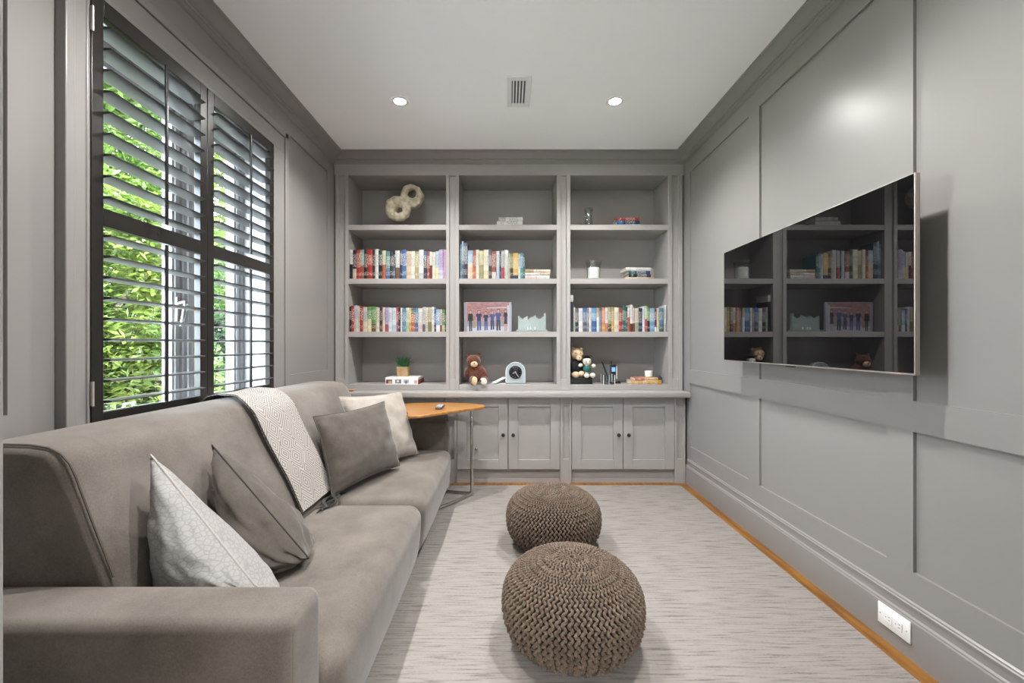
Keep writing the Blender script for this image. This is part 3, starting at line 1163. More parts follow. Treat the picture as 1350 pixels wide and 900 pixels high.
for lp in th.data.loops:
    ul.data[lp.index].uv = uvs[lp.vertex_index]
pm = MB()
pm.tube([Vector(vs[M1 + k]) + Vector((0, 0, -0.002)) for k in [i * (NY + 1) for i in range(len(dense))]], 0.0022, 6)
pm.build('edge_binding', SEAMD, th)
# fold on the seat at the foot of the throw, its shade painted dark
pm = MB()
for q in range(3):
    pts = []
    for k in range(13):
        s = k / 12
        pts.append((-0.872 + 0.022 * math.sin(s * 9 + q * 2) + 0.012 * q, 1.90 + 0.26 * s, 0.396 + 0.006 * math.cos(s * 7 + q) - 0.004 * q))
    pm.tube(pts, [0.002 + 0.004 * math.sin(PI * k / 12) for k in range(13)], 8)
pm.build('fold', fabric('shaded_throw_fold', (0.008, 0.007, 0.006), (0.022, 0.02, 0.018)), th)


# ------------------------------------------------------------------ knitted poufs
def pouf_profile():
    pts = []
    H, R = 0.325, 0.262
    for k in range(200):
        a = PI * k / 199
        ca, sa = math.cos(a), math.sin(a)
        r = R * (abs(sa) ** 0.62)
        z = H / 2 + H / 2 * math.copysign(abs(ca) ** 0.86, ca)
        if z > H * 0.5:
            r = R * (abs(sa) ** 0.80)
        pts.append(Vector((r, z)))
    return pts


def knit_pouf(x, y):
    pr = pouf_profile()
    al = [0.0]
    for i in range(1, 200):
        al.append(al[-1] + (pr[i] - pr[i - 1]).length)

    def samp(s):
        s = max(0.0, min(al[-1] - 1e-6, s))
        lo, hi = 0, 199
        while hi - lo > 1:
            mid = (lo + hi) // 2
            if al[mid] <= s:
                lo = mid
            else:
                hi = mid
        f = (s - al[lo]) / max(1e-9, al[hi] - al[lo])
        p = pr[lo].lerp(pr[hi], f)
        tg = (pr[min(199, lo + 2)] - pr[max(0, lo - 2)]).normalized()
        return p, tg
    t = thing('knitted_pouf', (x, y, 0.012), '', 'pouf', 'knitted poufs on the rug')
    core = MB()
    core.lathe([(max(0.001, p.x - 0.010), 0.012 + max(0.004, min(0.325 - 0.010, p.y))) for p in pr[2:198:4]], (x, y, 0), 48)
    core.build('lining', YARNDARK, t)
    mb = MB()
    rng = random.Random(5)
    NC = 76
    per = 0.0270
    amp = 0.0066
    s_end = al[-1] - 0.035

    def strand(th0, s0, lat, rad, ph0, rib):
        pts, rs = [], []
        s_ = s0
        while s_ < s_end:
            p, tg = samp(s_)
            no = Vector((-tg.y, tg.x))
            if no.x * p.x + no.y * (p.y - 0.16) < 0:
                no = -no
            ph = ((s_ / per) + ph0) % 1.0
            tri = 4 * abs(ph - 0.5) - 1
            z_ = math.sin(tri * PI / 2)
            low = max(0.0, min(1.0, (s_ - 0.33) / 0.12))          # ribs show on the side wall
            fade = min(1.0, (s_ - 0.010) / 0.025)
            act = NC / (4 if s_ < 0.066 else 2 if s_ < 0.130 else 1)
            gapw = min(0.0225, 2 * PI * p.x / act)
            out = 0.0030 * math.cos(2 * PI * ph * 2) - low * (0.007 if rib else -0.002)
            rr = max(0.004, p.x + no.x * out)
            zz = p.y + no.y * out
            th_ = th0 + (0.31 * gapw * lat * z_ * fade + rng.uniform(-0.0006, 0.0006)) / max(p.x, 0.02)
            pts.append((x + rr * math.cos(th_), y + rr * math.sin(th_), 0.012 + max(0.008, zz)))
            rs.append(min(rad, max(0.0024, 0.27 * gapw)))
            s_ += 0.0040
        mb.tube(pts, rs, 6)
    for c in range(NC):
        s0 = 0.010 if c % 4 == 0 else (0.062 if c % 2 == 0 else 0.125)
        strand(2 * PI * c / NC, s0, 1.0, 0.0058, 0.06 * math.sin(c * 0.9), c % 2)
    mb.build('knit_cover', YARN, t, smooth=60)
    return t


p1 = knit_pouf(0.243, 1.60)
p1['label'] = 'brown chunky knitted pouf whose whole top shows, farther from the bookcase'
p2 = copy_tree(p1)
p2.location = (0.255, 2.375, 0.012)
p2.rotation_euler = (0, 0, 0.6)
p2['label'] = 'brown chunky knitted pouf closer to the bookcase, partly hidden by the other'

# ------------------------------------------------------------------ side table and remote
TH = 0.68
t = thing('side_table', (-0.35, 3.1, 0.012), 'honey wood side table with steel C-frame reaching over the sofa arm', 'table')
ctrl = [(-0.178, 3.205), (-0.182, 3.16), (-0.225, 3.10), (-0.36, 2.97), (-0.52, 2.80), (-0.625, 2.73), (-0.668, 2.765), (-0.685, 2.86), (-0.75, 2.98), (-0.84, 3.09), (-0.865, 3.20), (-0.81, 3.30), (-0.70, 3.345),
        (-0.50, 3.355), (-0.34, 3.33), (-0.22, 3.265)]


def catmull(c, k_=8, closed=True):
    out = []
    n_ = len(c)
    for i in range(n_ if closed else n_ - 1):
        p0, p1_, p2_, p3 = (Vector(c[(i + d) % n_]) if closed else Vector(c[max(0, min(n_ - 1, i + d))]) for d in (-1, 0, 1, 2))
        for k in range(k_):
            u = k / k_
            out.append(0.5 * ((2 * p1_) + (-p0 + p2_) * u + (2 * p0 - 5 * p1_ + 4 * p2_ - p3) * u * u + (-p0 + 3 * p1_ - 3 * p2_ + p3) * u ** 3))
    return out


ol = catmull(ctrl)
MB().prism([p[:] for p in ol], TH - 0.018, TH, 'z').build('tabletop', TABLEW, t, bevel=0.004)
fr = MB()
R_ = 0.0115
post = at(622, 655, 3.148)
px_, py_ = post.x, 3.148
fr.tube(catmull([(px_, py_, TH - 0.019), (px_, py_, 0.4), (px_, py_, 0.06), (px_ - 0.004, py_ - 0.004, 0.032), (px_ - 0.03, py_ - 0.04, 0.0255), (-0.46, 2.895, 0.0245), (-0.66, 2.74, 0.0245), (-0.72, 2.74, 0.0245), (-0.74, 2.80, 0.0245),
                 (-0.74, 3.15, 0.0245), (-0.72, 3.21, 0.0245), (-0.66, 3.225, 0.0245), (-0.45, 3.20, 0.0245), (px_ - 0.03, py_ + 0.012, 0.0255), (px_, py_ + 0.004, 0.036)], 6, False), R_, 12)
fr.build('frame', STEEL, t)
fr = MB()
fr.tube([(px_ + 0.012, py_, TH - 0.022), (px_ - 0.10, py_ - 0.06, TH - 0.024), (px_ - 0.22, py_ - 0.10, TH - 0.022)], 0.005, 8)
fr.tube([(px_ + 0.012, py_, TH - 0.022), (px_ - 0.08, py_ + 0.05, TH - 0.024), (px_ - 0.22, py_ + 0.08, TH - 0.022)], 0.005, 8)
fr.build('bracket', STEEL, t)
rc = at(579, 537, 3.02)
rx, ry = rc.x, 3.02
rm = thing('remote_control', (rx, ry, TH), 'small dark grey remote on the wooden side table', 'remote')
MB().rbox(rx - 0.024, rx + 0.024, ry - 0.03, ry + 0.12, TH + 0.001, TH + 0.021, 0.006).build('body', flat('grey_remote', (0.10, 0.10, 0.11), 0.35, lin=True), rm)
bt = flat('pale_keys', (0.45, 0.47, 0.50), 0.4, lin=True)
for i in range(3):
    for j in range(4):
        bx, by_ = rx - 0.014 + 0.014 * i, ry - 0.01 + 0.028 * j
        MB().rbox(bx - 0.005, bx + 0.005, by_ - 0.008, by_ + 0.008, TH + 0.020, TH + 0.024, 0.0015, 1).build('key', bt, rm)

# ------------------------------------------------------------------ television
TVX, TY0, TY1, TZ0, TZ1 = 1.38, 1.421, 2.678, 1.043, 1.731
t = thing('television', (TVX, (TY0 + TY1) / 2, TZ0), 'large flat TV with glossy black screen on the panelled wall', 'tv')
SCR, n, b = new_mat('glossy_black_screen')
b.inputs['Base Color'].default_value = (0.003, 0.003, 0.0035, 1)
b.inputs['Roughness'].default_value = 0.015
b.inputs['IOR'].default_value = 1.9
MB().rbox(TVX - 0.002, TVX + 0.016, TY0, TY1, TZ0, TZ1, 0.002, 2).build('bezel', SILVER, t)
MB().box(TVX - 0.0035, TVX - 0.0021, TY0 + 0.003, TY1 - 0.003, TZ0 + 0.006, TZ1 - 0.003).build('screen', SCR, t)
m = MB().rbox(TVX + 0.0165, TVX + 0.045, TY0 + 0.12, TY1 - 0.12, TZ0 + 0.04, TZ1 - 0.10, 0.01)
m.build('housing', BLACK, t)
m = MB()
m.box(TVX + 0.045, RX - 0.02, 1.90, 2.20, 1.30, 1.50)
m.box(RX - 0.025, RX + 0.011, 1.80, 2.30, 1.27, 1.53)
m.build('wall_bracket', BLACK, t)
yl = 553 * TVX / (1041 - VX)
MB().rbox(TVX - 0.004, TVX + 0.010, yl - 0.03, yl + 0.03, TZ0 - 0.007, TZ0 + 0.001, 0.003).build('sensor', BLACK, t)
# faint maker's mark low on the edge
MB().box(TVX - 0.0045, TVX - 0.0034, TY0 + 0.04, TY0 + 0.075, TZ0 + 0.001, TZ0 + 0.005).build('badge', flat('red_grey_badge', (0.4, 0.22, 0.18), 0.4, lin=True), t)

# ------------------------------------------------------------------ outlet
ox = RX - 0.018
t = thing('wall_outlet', (ox, 1.587, 0.06), 'white horizontal double power outlet on the baseboard below the TV', 'outlet')
MB().rbox(ox - 0.006, ox, 1.520, 1.653, 0.060, 0.140, 0.002, 2).build('cover_plate', WPLAST, t)
DK = flat('socket_slot', (0.06, 0.06, 0.06), 0.6, lin=True)
for yc in (1.566, 1.607):
    f = MB().rbox(ox - 0.009, ox - 0.006, yc - 0.017, yc + 0.017, 0.083, 0.117, 0.001, 1).build('receptacle', WPLAST, t)
    for dy, dz in ((-0.006, 0.006), (-0.006, -0.006)):
        MB().box(ox - 0.0095, ox - 0.009, yc + dy - 0.004, yc + dy + 0.003, 0.1 + dz - 0.001, 0.1 + dz + 0.001).build('slot', DK, f)
    MB().lathe([(0.002, 0), (0.002, 0.0004)], (ox - 0.0095, yc + 0.008, 0.1), 10, 'x').build('ground_hole', DK, f)
for yc in (1.532, 1.641):
    MB().lathe([(0.0025, -0.001), (0.0015, -0.0016)], (ox - 0.006, yc, 0.1), 10, 'x').build('screw', STEEL, t)

# ------------------------------------------------------------------ books
PAL = {
    'white': (232, 230, 224), 'black': (26, 26, 28), 'red': (188, 44, 36), 'teal': (78, 150, 140), 'grey-teal': (130, 165, 158), 'charcoal': (58, 58, 60), 'cream': (226, 214, 186),
    'navy': (40, 50, 78), 'blue': (52, 104, 170), 'slate': (84, 96, 118), 'peach': (220, 190, 158), 'khaki': (172, 162, 112), 'orange': (205, 96, 48), 'rust': (166, 72, 46), 'maroon': (112, 34, 34),
    'ivory': (236, 228, 202), 'pale blue': (178, 204, 224), 'lilac': (188, 168, 206), 'violet pink': (214, 152, 208), 'lavender grey': (200, 200, 214), 'pale grey': (204, 202, 196), 'green': (96, 158, 84),
    'pale green': (176, 200, 150), 'dark brown': (66, 46, 36), 'pale pink': (226, 196, 190), 'ice white': (214, 224, 232), 'rose red': (192, 66, 74), 'steel blue': (86, 138, 168), 'mint': (206, 222, 206),
    'yellow': (236, 190, 60), 'beige': (206, 190, 158), 'olive': (128, 120, 74), 'sky blue': (96, 164, 214), 'light blue': (140, 182, 216), 'golden': (222, 176, 74), 'dark teal': (38, 106, 108),
    'pale yellow': (232, 220, 160), 'sage': (168, 178, 140), 'mauve grey': (140, 128, 138), 'salmon': (222, 128, 98), 'tan': (192, 160, 110), 'pale orange': (234, 176, 110), 'amber': (224, 158, 44),
    'dark green': (34, 74, 48), 'brown': (118, 78, 52), 'dark blue': (30, 58, 104), 'dark red': (120, 28, 30),
}
ORD = ['first', 'second', 'third', 'fourth', 'fifth', 'sixth', 'seventh', 'eighth', 'ninth', 'tenth', 'eleventh', 'twelfth', 'thirteenth', 'fourteenth', 'fifteenth', 'sixteenth', 'seventeenth', 'eighteenth',
       'nineteenth', 'twentieth', 'twenty-first', 'twenty-second', 'twenty-third', 'twenty-fourth', 'twenty-fifth', 'twenty-sixth', 'twenty-seventh', 'twenty-eighth', 'twenty-ninth', 'thirtieth',
       'thirty-first', 'thirty-second', 'thirty-third', 'thirty-fourth']
for _k, _c in list(PAL.items()):               # printed paper: duller than pure ink
    _g = sum(_c) / 3
    PAL[_k] = tuple((_g + (v - _g) * 0.80) * 0.82 for v in _c)
_bk = [0]


def book_mat(c1, c2, frac, h, txt=None):
    """spine colour with a second block of colour below (frac) and rows of small lettering-like marks"""
    _bk[0] += 1
    rng = random.Random(_bk[0] * 13)
    m, n, b = new_mat('book_cover_paper')
    tc = n.nodes.new('ShaderNodeTexCoord')
    sp = n.nodes.new('ShaderNodeSeparateXYZ')
    n.links.new(tc.outputs['Object'], sp.inputs[0])
    dv = n.nodes.new('ShaderNodeMath')
    dv.operation = 'DIVIDE'
    dv.inputs[1].default_value = h
    n.links.new(sp.outputs['Z'], dv.inputs[0])
    rp = n.nodes.new('ShaderNodeValToRGB')
    rp.color_ramp.interpolation = 'CONSTANT'
    k1, k2 = s2l(PAL[c1]), s2l(PAL[c2])
    el = rp.color_ramp.elements
    el[0].position = 0.0
    el[0].color = (*k2, 1)
    el[1].position = frac
    el[1].color = (*k1, 1)
    n.links.new(dv.outputs[0], rp.inputs['Fac'])
    mp = n.nodes.new('ShaderNodeMapping')
    mp.inputs['Scale'].default_value = (260, 1, rng.choice((120, 170, 210)))
    mp.inputs['Location'].default_value = (rng.uniform(0, 50), 0, rng.uniform(0, 50))
    n.links.new(tc.outputs['Object'], mp.inputs['Vector'])
    nz = n.nodes.new('ShaderNodeTexNoise')
    nz.inputs['Scale'].default_value = 1.0
    nz.inputs['Detail'].default_value = 1
    n.links.new(mp.outputs['Vector'], nz.inputs['Vector'])
    gt = n.nodes.new('ShaderNodeMath')
    gt.operation = 'GREATER_THAN'
    gt.inputs[1].default_value = 0.555
    n.links.new(nz.outputs['Fac'], gt.inputs[0])
    # only in a title block and an author block on the spine
    msk = n.nodes.new('ShaderNodeValToRGB')
    msk.color_ramp.interpolation = 'CONSTANT'
    a0, a1 = rng.uniform(0.36, 0.5), rng.uniform(0.78, 0.92)
    e = msk.color_ramp.elements
    e[0].position, e[0].color = 0.0, (0, 0, 0, 1)
    e[1].position, e[1].color = 0.12, (0.8, 0.8, 0.8, 1)
    for p_, v_ in ((rng.uniform(0.2, 0.28), 0.0), (a0, 1.0), (a1, 0.0)):
        q_ = e.new(p_)
        q_.color = (v_, v_, v_, 1)
    n.links.new(dv.outputs[0], msk.inputs['Fac'])
    ly = n.nodes.new('ShaderNodeMath')
    ly.operation = 'LESS_THAN'
    ly.inputs[1].default_value = 0.0035
    n.links.new(sp.outputs['Y'], ly.inputs[0])
    m1 = n.nodes.new('ShaderNodeMath')
    m1.operation = 'MULTIPLY'
    m2 = n.nodes.new('ShaderNodeMath')
    m2.operation = 'MULTIPLY'
    n.links.new(gt.outputs[0], m1.inputs[0])
    n.links.new(msk.outputs['Color'], m1.inputs[1])
    n.links.new(m1.outputs[0], m2.inputs[0])
    n.links.new(ly.outputs[0], m2.inputs[1])
    m3 = n.nodes.new('ShaderNodeMath')
    m3.operation = 'MULTIPLY'
    m3.inputs[1].default_value = 0.72
    n.links.new(m2.outputs[0], m3.inputs[0])
    mix = n.nodes.new('ShaderNodeMix')
    mix.data_type = 'RGBA'
    lum = sum(k1) / 3
    tcn = s2l((60, 60, 70)) if lum > 0.3 else s2l((225, 220, 205))
    if txt:
        tcn = s2l(PAL[txt])
    n.links.new(m3.outputs[0], mix.inputs['Factor'])
    n.links.new(rp.outputs['Color'], mix.inputs['A'])
    mix.inputs['B'].default_value = (*tcn, 1)
    n.links.new(mix.outputs['Result'], b.inputs['Base Color'])
    b.inputs['Roughness'].default_value = 0.4
    return m


def book(wd, dp, ht, c1, c2, frac, loc, label, group, rot=(0, 0, 0), txt=None):
    mb = MB()
    hw, bt_ = wd / 2, min(0.0022, wd * 0.12)
    mb.box(-hw, -hw + bt_, 0.001, dp, 0, ht)
    mb.box(hw - bt_, hw, 0.001, dp, 0, ht)
    # rounded spine
    pts = []
    for k in range(7):
        a = PI * k / 6
        pts.append((-hw * math.cos(a), 0.002 - 0.0035 * math.sin(a)))
    pts += [(hw, 0.004), (-hw, 0.004)]
    mb.prism(pts, 0, ht, 'z')
    o = mb.build('book', book_mat(c1, c2, frac, ht, txt))
    o.location = loc
    o.rotation_euler = rot
    pg = MB().box(-hw + bt_, hw - bt_, 0.004, dp - 0.003, 0.003, ht - 0.003)
    q = pg.build('page_block', PAGES)
    q.parent = o
    tag(o, label, 'book', group)
    return o


SY = 3.556                      # where the spines stand
SB = SY / F


def row(data, x0c, y0c, sc, ztop, rowlab, group, bay, gap=0.0006):
    """data: crop left, crop right, crop top, colour, lower colour, share of the lower colour"""
    for i, (a, b_, tp, c1, c2, fr_) in enumerate(data):
        xa, xb = (x0c + a / sc - VX) * SB, (x0c + b_ / sc - VX) * SB
        xa, xb = max(xa, bays[bay][0] + 0.0015), min(xb, bays[bay][1] - 0.0015)
        ytop = y0c + tp / sc
        zt_ = CH - (ytop - VY) * SB
        h = zt_ - ztop
        wd = xb - xa - gap
        look = c1 + ' book' if c1 == c2 or fr_ == 0 else ('%s book, lower part %s,' % (c1, c2) if fr_ < 0.6 else '%s book with %s top,' % (c2, c1))
        look = look.rstrip(',')
        lab = '%s, %s %s' % (look, ORD[i], rowlab)
        rng = random.Random(i * 7 + int(ztop * 100))
        book(wd, rng.uniform(0.135, 0.165), h, c1, c2, fr_, ((xa + xb) / 2, SY + rng.uniform(-0.004, 0.006), ztop + 0.0004), lab, group)


ROWA = [(120, 160, 122, 'white', 'black', .5), (160, 190, 125, 'black', 'peach', .35), (190, 222, 122, 'red', 'red', 0), (222, 258, 122, 'grey-teal', 'rust', .48), (258, 285, 122, 'black', 'black', 0),
        (285, 328, 120, 'red', 'red', 0), (328, 352, 125, 'charcoal', 'charcoal', 0), (352, 380, 118, 'white', 'white', 0), (380, 412, 130, 'dark green', 'black', .7), (412, 440, 130, 'cream', 'orange', .5),
        (440, 475, 135, 'teal', 'blue', .3), (475, 505, 132, 'navy', 'navy', 0), (505, 522, 130, 'black', 'slate', .4), (522, 558, 128, 'white', 'brown', .4), (558, 580, 132, 'slate', 'navy', .5),
        (580, 615, 120, 'blue', 'blue', 0), (615, 655, 135, 'peach', 'peach', 0), (655, 688, 135, 'ivory', 'ivory', 0), (688, 722, 138, 'khaki', 'khaki', 0), (722, 762, 122, 'white', 'pale grey', .2),
        (762, 788, 140, 'blue', 'navy', .7), (788, 812, 135, 'rust', 'rust', 0), (812, 835, 140, 'white', 'dark red', .5), (835, 862, 145, 'cream', 'cream', 0), (862, 890, 135, 'pale blue', 'pale yellow', .4),
        (890, 930, 122, 'lilac', 'lavender grey', .3), (930, 955, 122, 'violet pink', 'violet pink', 0)]
row(ROWA, 440, 310, 6.43, 1.699, 'from the window, window-side bay upper row', 'books in the upper row of the window-side bay', 0)
ROWB = [(120, 148, 605, 'black', 'black', 0), (148, 172, 598, 'red', 'red', 0), (172, 205, 595, 'lavender grey', 'pale grey', .5), (205, 222, 605, 'cream', 'cream', 0), (222, 248, 600, 'red', 'red', 0),
        (248, 285, 610, 'pale grey', 'cream', .4), (285, 320, 605, 'green', 'pale yellow', .5), (320, 358, 605, 'green', 'brown', .3), (358, 388, 615, 'cream', 'cream', 0), (388, 414, 608, 'dark brown', 'brown', .3),
        (414, 435, 610, 'pale pink', 'cream', .4), (435, 465, 610, 'lilac', 'rose red', .3), (465, 492, 615, 'ice white', 'ice white', 0), (492, 530, 615, 'ice white', 'pale blue', .3), (530, 548, 605, 'rose red', 'rose red', 0),
        (548, 565, 612, 'black', 'navy', .5), (565, 578, 615, 'white', 'white', 0), (578, 612, 620, 'steel blue', 'steel blue', 0), (612, 640, 615, 'mint', 'pale green', .4), (640, 658, 615, 'yellow', 'amber', .4),
        (658, 688, 620, 'slate', 'orange', .75), (688, 714, 620, 'steel blue', 'blue', .4), (714, 752, 620, 'white', 'pale pink', .4), (752, 775, 608, 'pale grey', 'slate', .3), (775, 800, 612, 'cream', 'beige', .4),
        (800, 830, 610, 'beige', 'olive', .4), (830, 852, 607, 'white', 'cream', .3), (852, 868, 625, 'blue', 'navy', .3), (868, 900, 630, 'light blue', 'ice white', .3), (900, 918, 630, 'pale pink', 'rust', .3),
        (918, 942, 628, 'green', 'pale green', .3), (942, 955, 650, 'dark brown', 'dark brown', 0)]
row(ROWB, 440, 310, 6.43, 1.252, 'from the window, window-side bay lower row', 'books in the lower row of the window-side bay', 0)
ROWC = [(97, 120, 75, 'steel blue', 'steel blue', 0), (120, 137, 50, 'light blue', 'slate', .5), (137, 170, 62, 'slate', 'navy', .5), (172, 215, 128, 'light blue', 'peach', .55), (215, 242, 128, 'rust', 'orange', .4),
        (242, 268, 122, 'ivory', 'ivory', 0), (268, 306, 132, 'pale yellow', 'khaki', .5), (306, 348, 122, 'ivory', 'pale yellow', .3), (348, 376, 120, 'slate', 'charcoal', .5), (376, 412, 135, 'rust', 'pale pink', .25),
        (412, 440, 133, 'ice white', 'pale blue', .4), (440, 455, 137, 'dark blue', 'dark blue', 0), (455, 482, 132, 'pale grey', 'rose red', .4), (482, 515, 125, 'white', 'pale grey', .4), (515, 530, 155, 'sage', 'sage', 0),
        (530, 556, 155, 'olive', 'dark brown', .4), (556, 600, 152, 'golden', 'navy', .15), (600, 617, 160, 'pale blue', 'ice white', .4), (617, 640, 150, 'steel blue', 'teal', .4), (640, 657, 165, 'dark teal', 'dark teal', 0)]
row(ROWC, 590, 310, 6.43, 1.699, 'from its window end, middle bay row', 'upright books in the middle bay', 1)
ROWD = [(77, 103, 508, 'white', 'navy', .82), (103, 118, 610, 'cream', 'pale green', .4), (118, 148, 622, 'slate', 'navy', .4), (148, 182, 618, 'white', 'white', 0), (182, 215, 615, 'blue', 'slate', .5),
        (215, 235, 620, 'mauve grey', 'mauve grey', 0), (235, 255, 615, 'white', 'ice white', .3), (255, 300, 618, 'sky blue', 'blue', .5), (300, 322, 615, 'tan', 'ice white', .6), (322, 345, 620, 'slate', 'mauve grey', .4),
        (345, 372, 613, 'salmon', 'amber', .3), (372, 398, 613, 'white', 'salmon', .35), (398, 424, 610, 'khaki', 'charcoal', .3), (424, 450, 608, 'tan', 'golden', .4), (450, 487, 612, 'ivory', 'cream', .3),
        (487, 518, 615, 'rust', 'red', .4), (518, 545, 598, 'dark teal', 'dark teal', 0), (545, 562, 606, 'dark green', 'dark teal', .5), (562, 582, 615, 'white', 'orange', .6), (582, 605, 590, 'white', 'maroon', .3),
        (605, 625, 615, 'pale pink', 'brown', .35), (625, 655, 620, 'cream', 'sage', .4), (655, 688, 618, 'navy', 'dark blue', .4), (688, 708, 605, 'ice white', 'white', .3), (708, 732, 598, 'pale green', 'rose red', .5),
        (732, 750, 620, 'green', 'black', .5), (750, 790, 620, 'light blue', 'sky blue', .4), (790, 808, 625, 'dark red', 'white', .2), (808, 828, 620, 'cream', 'cream', 0), (828, 868, 618, 'steel blue', 'dark teal', .3)]
row(ROWD, 740, 310, 6.43, 1.252, 'from its window end, TV-side bay row', 'upright books in the bay beside the TV wall', 2)
h_ = (CH - (310 + 590 / 6.43 - VY) * SB) - 1.252
book(0.014, 0.15, h_, 'white', 'pale grey', .3, (1.3290, SY, 1.2528), 'white book tilted against the bay side, last in the row beside the TV wall', 'upright books in the bay beside the TV wall', rot=(0, 0.03, 0))


def lying(px0, px1, py0, py1, Y, z0, c1, c2, frac, dp, label, group, rz=0.0, txt=None):
    """a book lying flat, spine to the room"""
    x0, x1 = (px0 - VX) * Y / F, (px1 - VX) * Y / F
    th_ = (py1 - py0) * Y / F
    L = x1 - x0
    c, s = math.cos(rz), math.sin(rz)
    cx = (x0 + x1) / 2
    o = book(th_ - 0.0006, dp, L, c1, c2, frac, (0, 0, 0), label, group, txt=txt)
    o.rotation_euler = Euler((0, PI / 2, 0)).to_matrix().to_4x4().to_euler()
    R = Matrix.Rotation(rz, 4, 'Z') @ Matrix.Rotation(PI / 2, 4, 'Y')
    o.rotation_euler = R.to_euler()
    o.location = Vector((cx, Y, z0 + th_ / 2)) - Matrix.Rotation(rz, 3, 'Z') @ Vector((L / 2, 0, 0))
    return z0 + th_


def stack(items, Y, z0, group):
    z = z0 + 0.0004
    for it in items:
        z = lying(it[0], it[1], it[2], it[3], Y, z, it[4], it[5], it[6], it[7], it[8], group, it[9] if len(it) > 9 else 0.0)
    return z


# beside the upright books, middle bay
stack([(691.5, 724.5, 361.2, 366.3, 'white', 'pale pink', .5, .15, 'white and pale pink book lying flat, lowest of three beside the upright books'),
       (692, 725, 358, 361.2, 'beige', 'white', .6, .15, 'thin beige book lying flat, in between the other two books'),
       (692, 725.5, 353.6, 358, 'cream', 'tan', .35, .15, 'cream book with tan end, topmost of three lying in the middle bay')], SY + 0.01, 1.699, 'flat books in the middle bay')
# top of the middle bay
stack([(655, 688.5, 287.5, 295, 'white', 'white', 0, .12, 'white book lying flat, lower of two on the top shelf of the middle bay'),
       (657.5, 689, 282, 287.5, 'white', 'pale grey', .3, .12, 'white book, upper of two lying on the top shelf of the middle bay', -0.06)], 3.60, 2.152, 'white books on the top shelf')
# top of the bay by the TV wall
stack([(812, 843, 292.3, 296, 'light blue', 'sky blue', .5, .16, 'light blue book at the bottom of the top-shelf pile', 0.0),
       (813, 843.5, 287.6, 292.3, 'dark blue', 'blue', .3, .16, 'dark blue book, second from bottom of the top-shelf pile', 0.03),
       (812, 842.5, 283.6, 287.6, 'red', 'red', 0, .16, 'red book on the very top of the blue and red pile', -0.05)], 3.60, 2.152, 'blue and red books on the top shelf')
# second shelf, bay by the TV wall
stack([(824, 861, 363.6, 366.3, 'tan', 'peach', .4, .15, 'thin tan book at the bottom of the dark pile beside the candle'),
       (829, 858, 359.3, 363.6, 'navy', 'black', .4, .15, 'black and navy book lying directly on the thin tan book'),
       (829, 857, 355.0, 359.3, 'dark blue', 'dark teal', .4, .15, 'dark blue book lying under the white book near the candle'),
       (825, 858, 350.6, 355.0, 'white', 'white', 0, .17, 'white book on top of the dark pile beside the candle', 0.05)], 3.575, 1.699, 'pile of books beside the candle')
# yellow pile on the counter shelf
ztop = stack([(832, 872, 502.6, 508, 'amber', 'pale orange', .5, .15, 'amber yellow book on the counter shelf, beneath the peach book'),
              (837, 868, 499.2, 502.6, 'pale orange', 'salmon', .4, .13, 'peach orange book under the small white pot', 0.05)], 3.565, BOT, 'yellow books on the counter shelf')
# white cup on that pile
cpos = at(855, 499, 3.63)
m = MB().lathe([(0.020, 0.0), (0.029, 0.003), (0.032, 0.012), (0.033, 0.052), (0.031, 0.053), (0.029, 0.05), (0.028, 0.012), (0.002, 0.008)], (cpos.x, 3.63, ztop + 0.0005), 32)
tag(m.build('cup', WPLAST, base=(cpos.x, 3.63, ztop + 0.0005)), 'small plain white pot on the yellow books', 'pot')
dpos = at(870, 503, 3.66)
m = MB().rbox(dpos.x - 0.014, dpos.x + 0.014, 3.645, 3.675, BOT + 0.0004, BOT + 0.055, 0.004)
m.rbox(dpos.x - 0.008, dpos.x + 0.008, 3.652, 3.668, BOT + 0.052, BOT + 0.068, 0.003)
tag(m.build('small_bottle', flat('dark_grey_bottle', (0.05, 0.05, 0.055), 0.3, lin=True), base=(dpos.x, 3.66, BOT)), 'little dark bottle beside the yellow books near the bay side', 'bottle')

# big white book with the plant
zb_ = BOT + 0.0004
bb = MB()
x0, x1 = at(508, 500, 3.56).x, at(551, 500, 3.56).x
th_ = 0.060
bb.box(x0, x1, 3.562, 3.80, zb_, zb_ + 0.004)
bb.box(x0, x1, 3.562, 3.80, zb_ + th_ - 0.004, zb_ + th_)
bb.box(x0, x1, 3.558, 3.564, zb_, zb_ + th_)
bo = bb.build('photo_book', flat('white_dust_jacket', (0.78, 0.78, 0.79), 0.3, lin=True), base=((x0 + x1) / 2, 3.68, zb_), bevel=0.0015)
tag(bo, 'thick white picture book lying under the potted grass', 'book')
MB().box(x0 + 0.004, x1 - 0.004, 3.565, 3.796, zb_ + 0.0042, zb_ + th_ - 0.0042).build('page_block', PAGES, bo)
for (a, b_, c, d, k_) in ((509, 517, .12, .68, (0.13, 0.045, 0.035)), (512, 516.5, .15, .5, (0.45, 0.36, 0.2)), (521, 529, .15, .70, (0.17, 0.18, 0.17)), (523, 526, .3, .6, (0.6, 0.62, 0.58)),
                          (532, 539, .2, .68, (0.36, 0.36, 0.42)), (534, 537, .12, .5, (0.15, 0.16, 0.2)), (546, 550, .12, .6, (0.55, 0.30, 0.30))):
    yy = 3.5572 if (b_ - a) > 4.8 else 3.5566
    MB().box(at(a, 0, 3.558).x, at(b_, 0, 3.558).x, yy, 3.5585, zb_ + th_ * c, zb_ + th_ * d).build('spine_picture', flat('printed_picture', k_, 0.35, lin=True), bo)
ex = MB().box(x1 - 0.001, x1 + 0.0012, 3.56, 3.80, zb_, zb_ + th_ * 0.62)
eo = ex.build('red_end', flat('red_cloth', (0.18, 0.025, 0.025), 0.6, lin=True), bo)
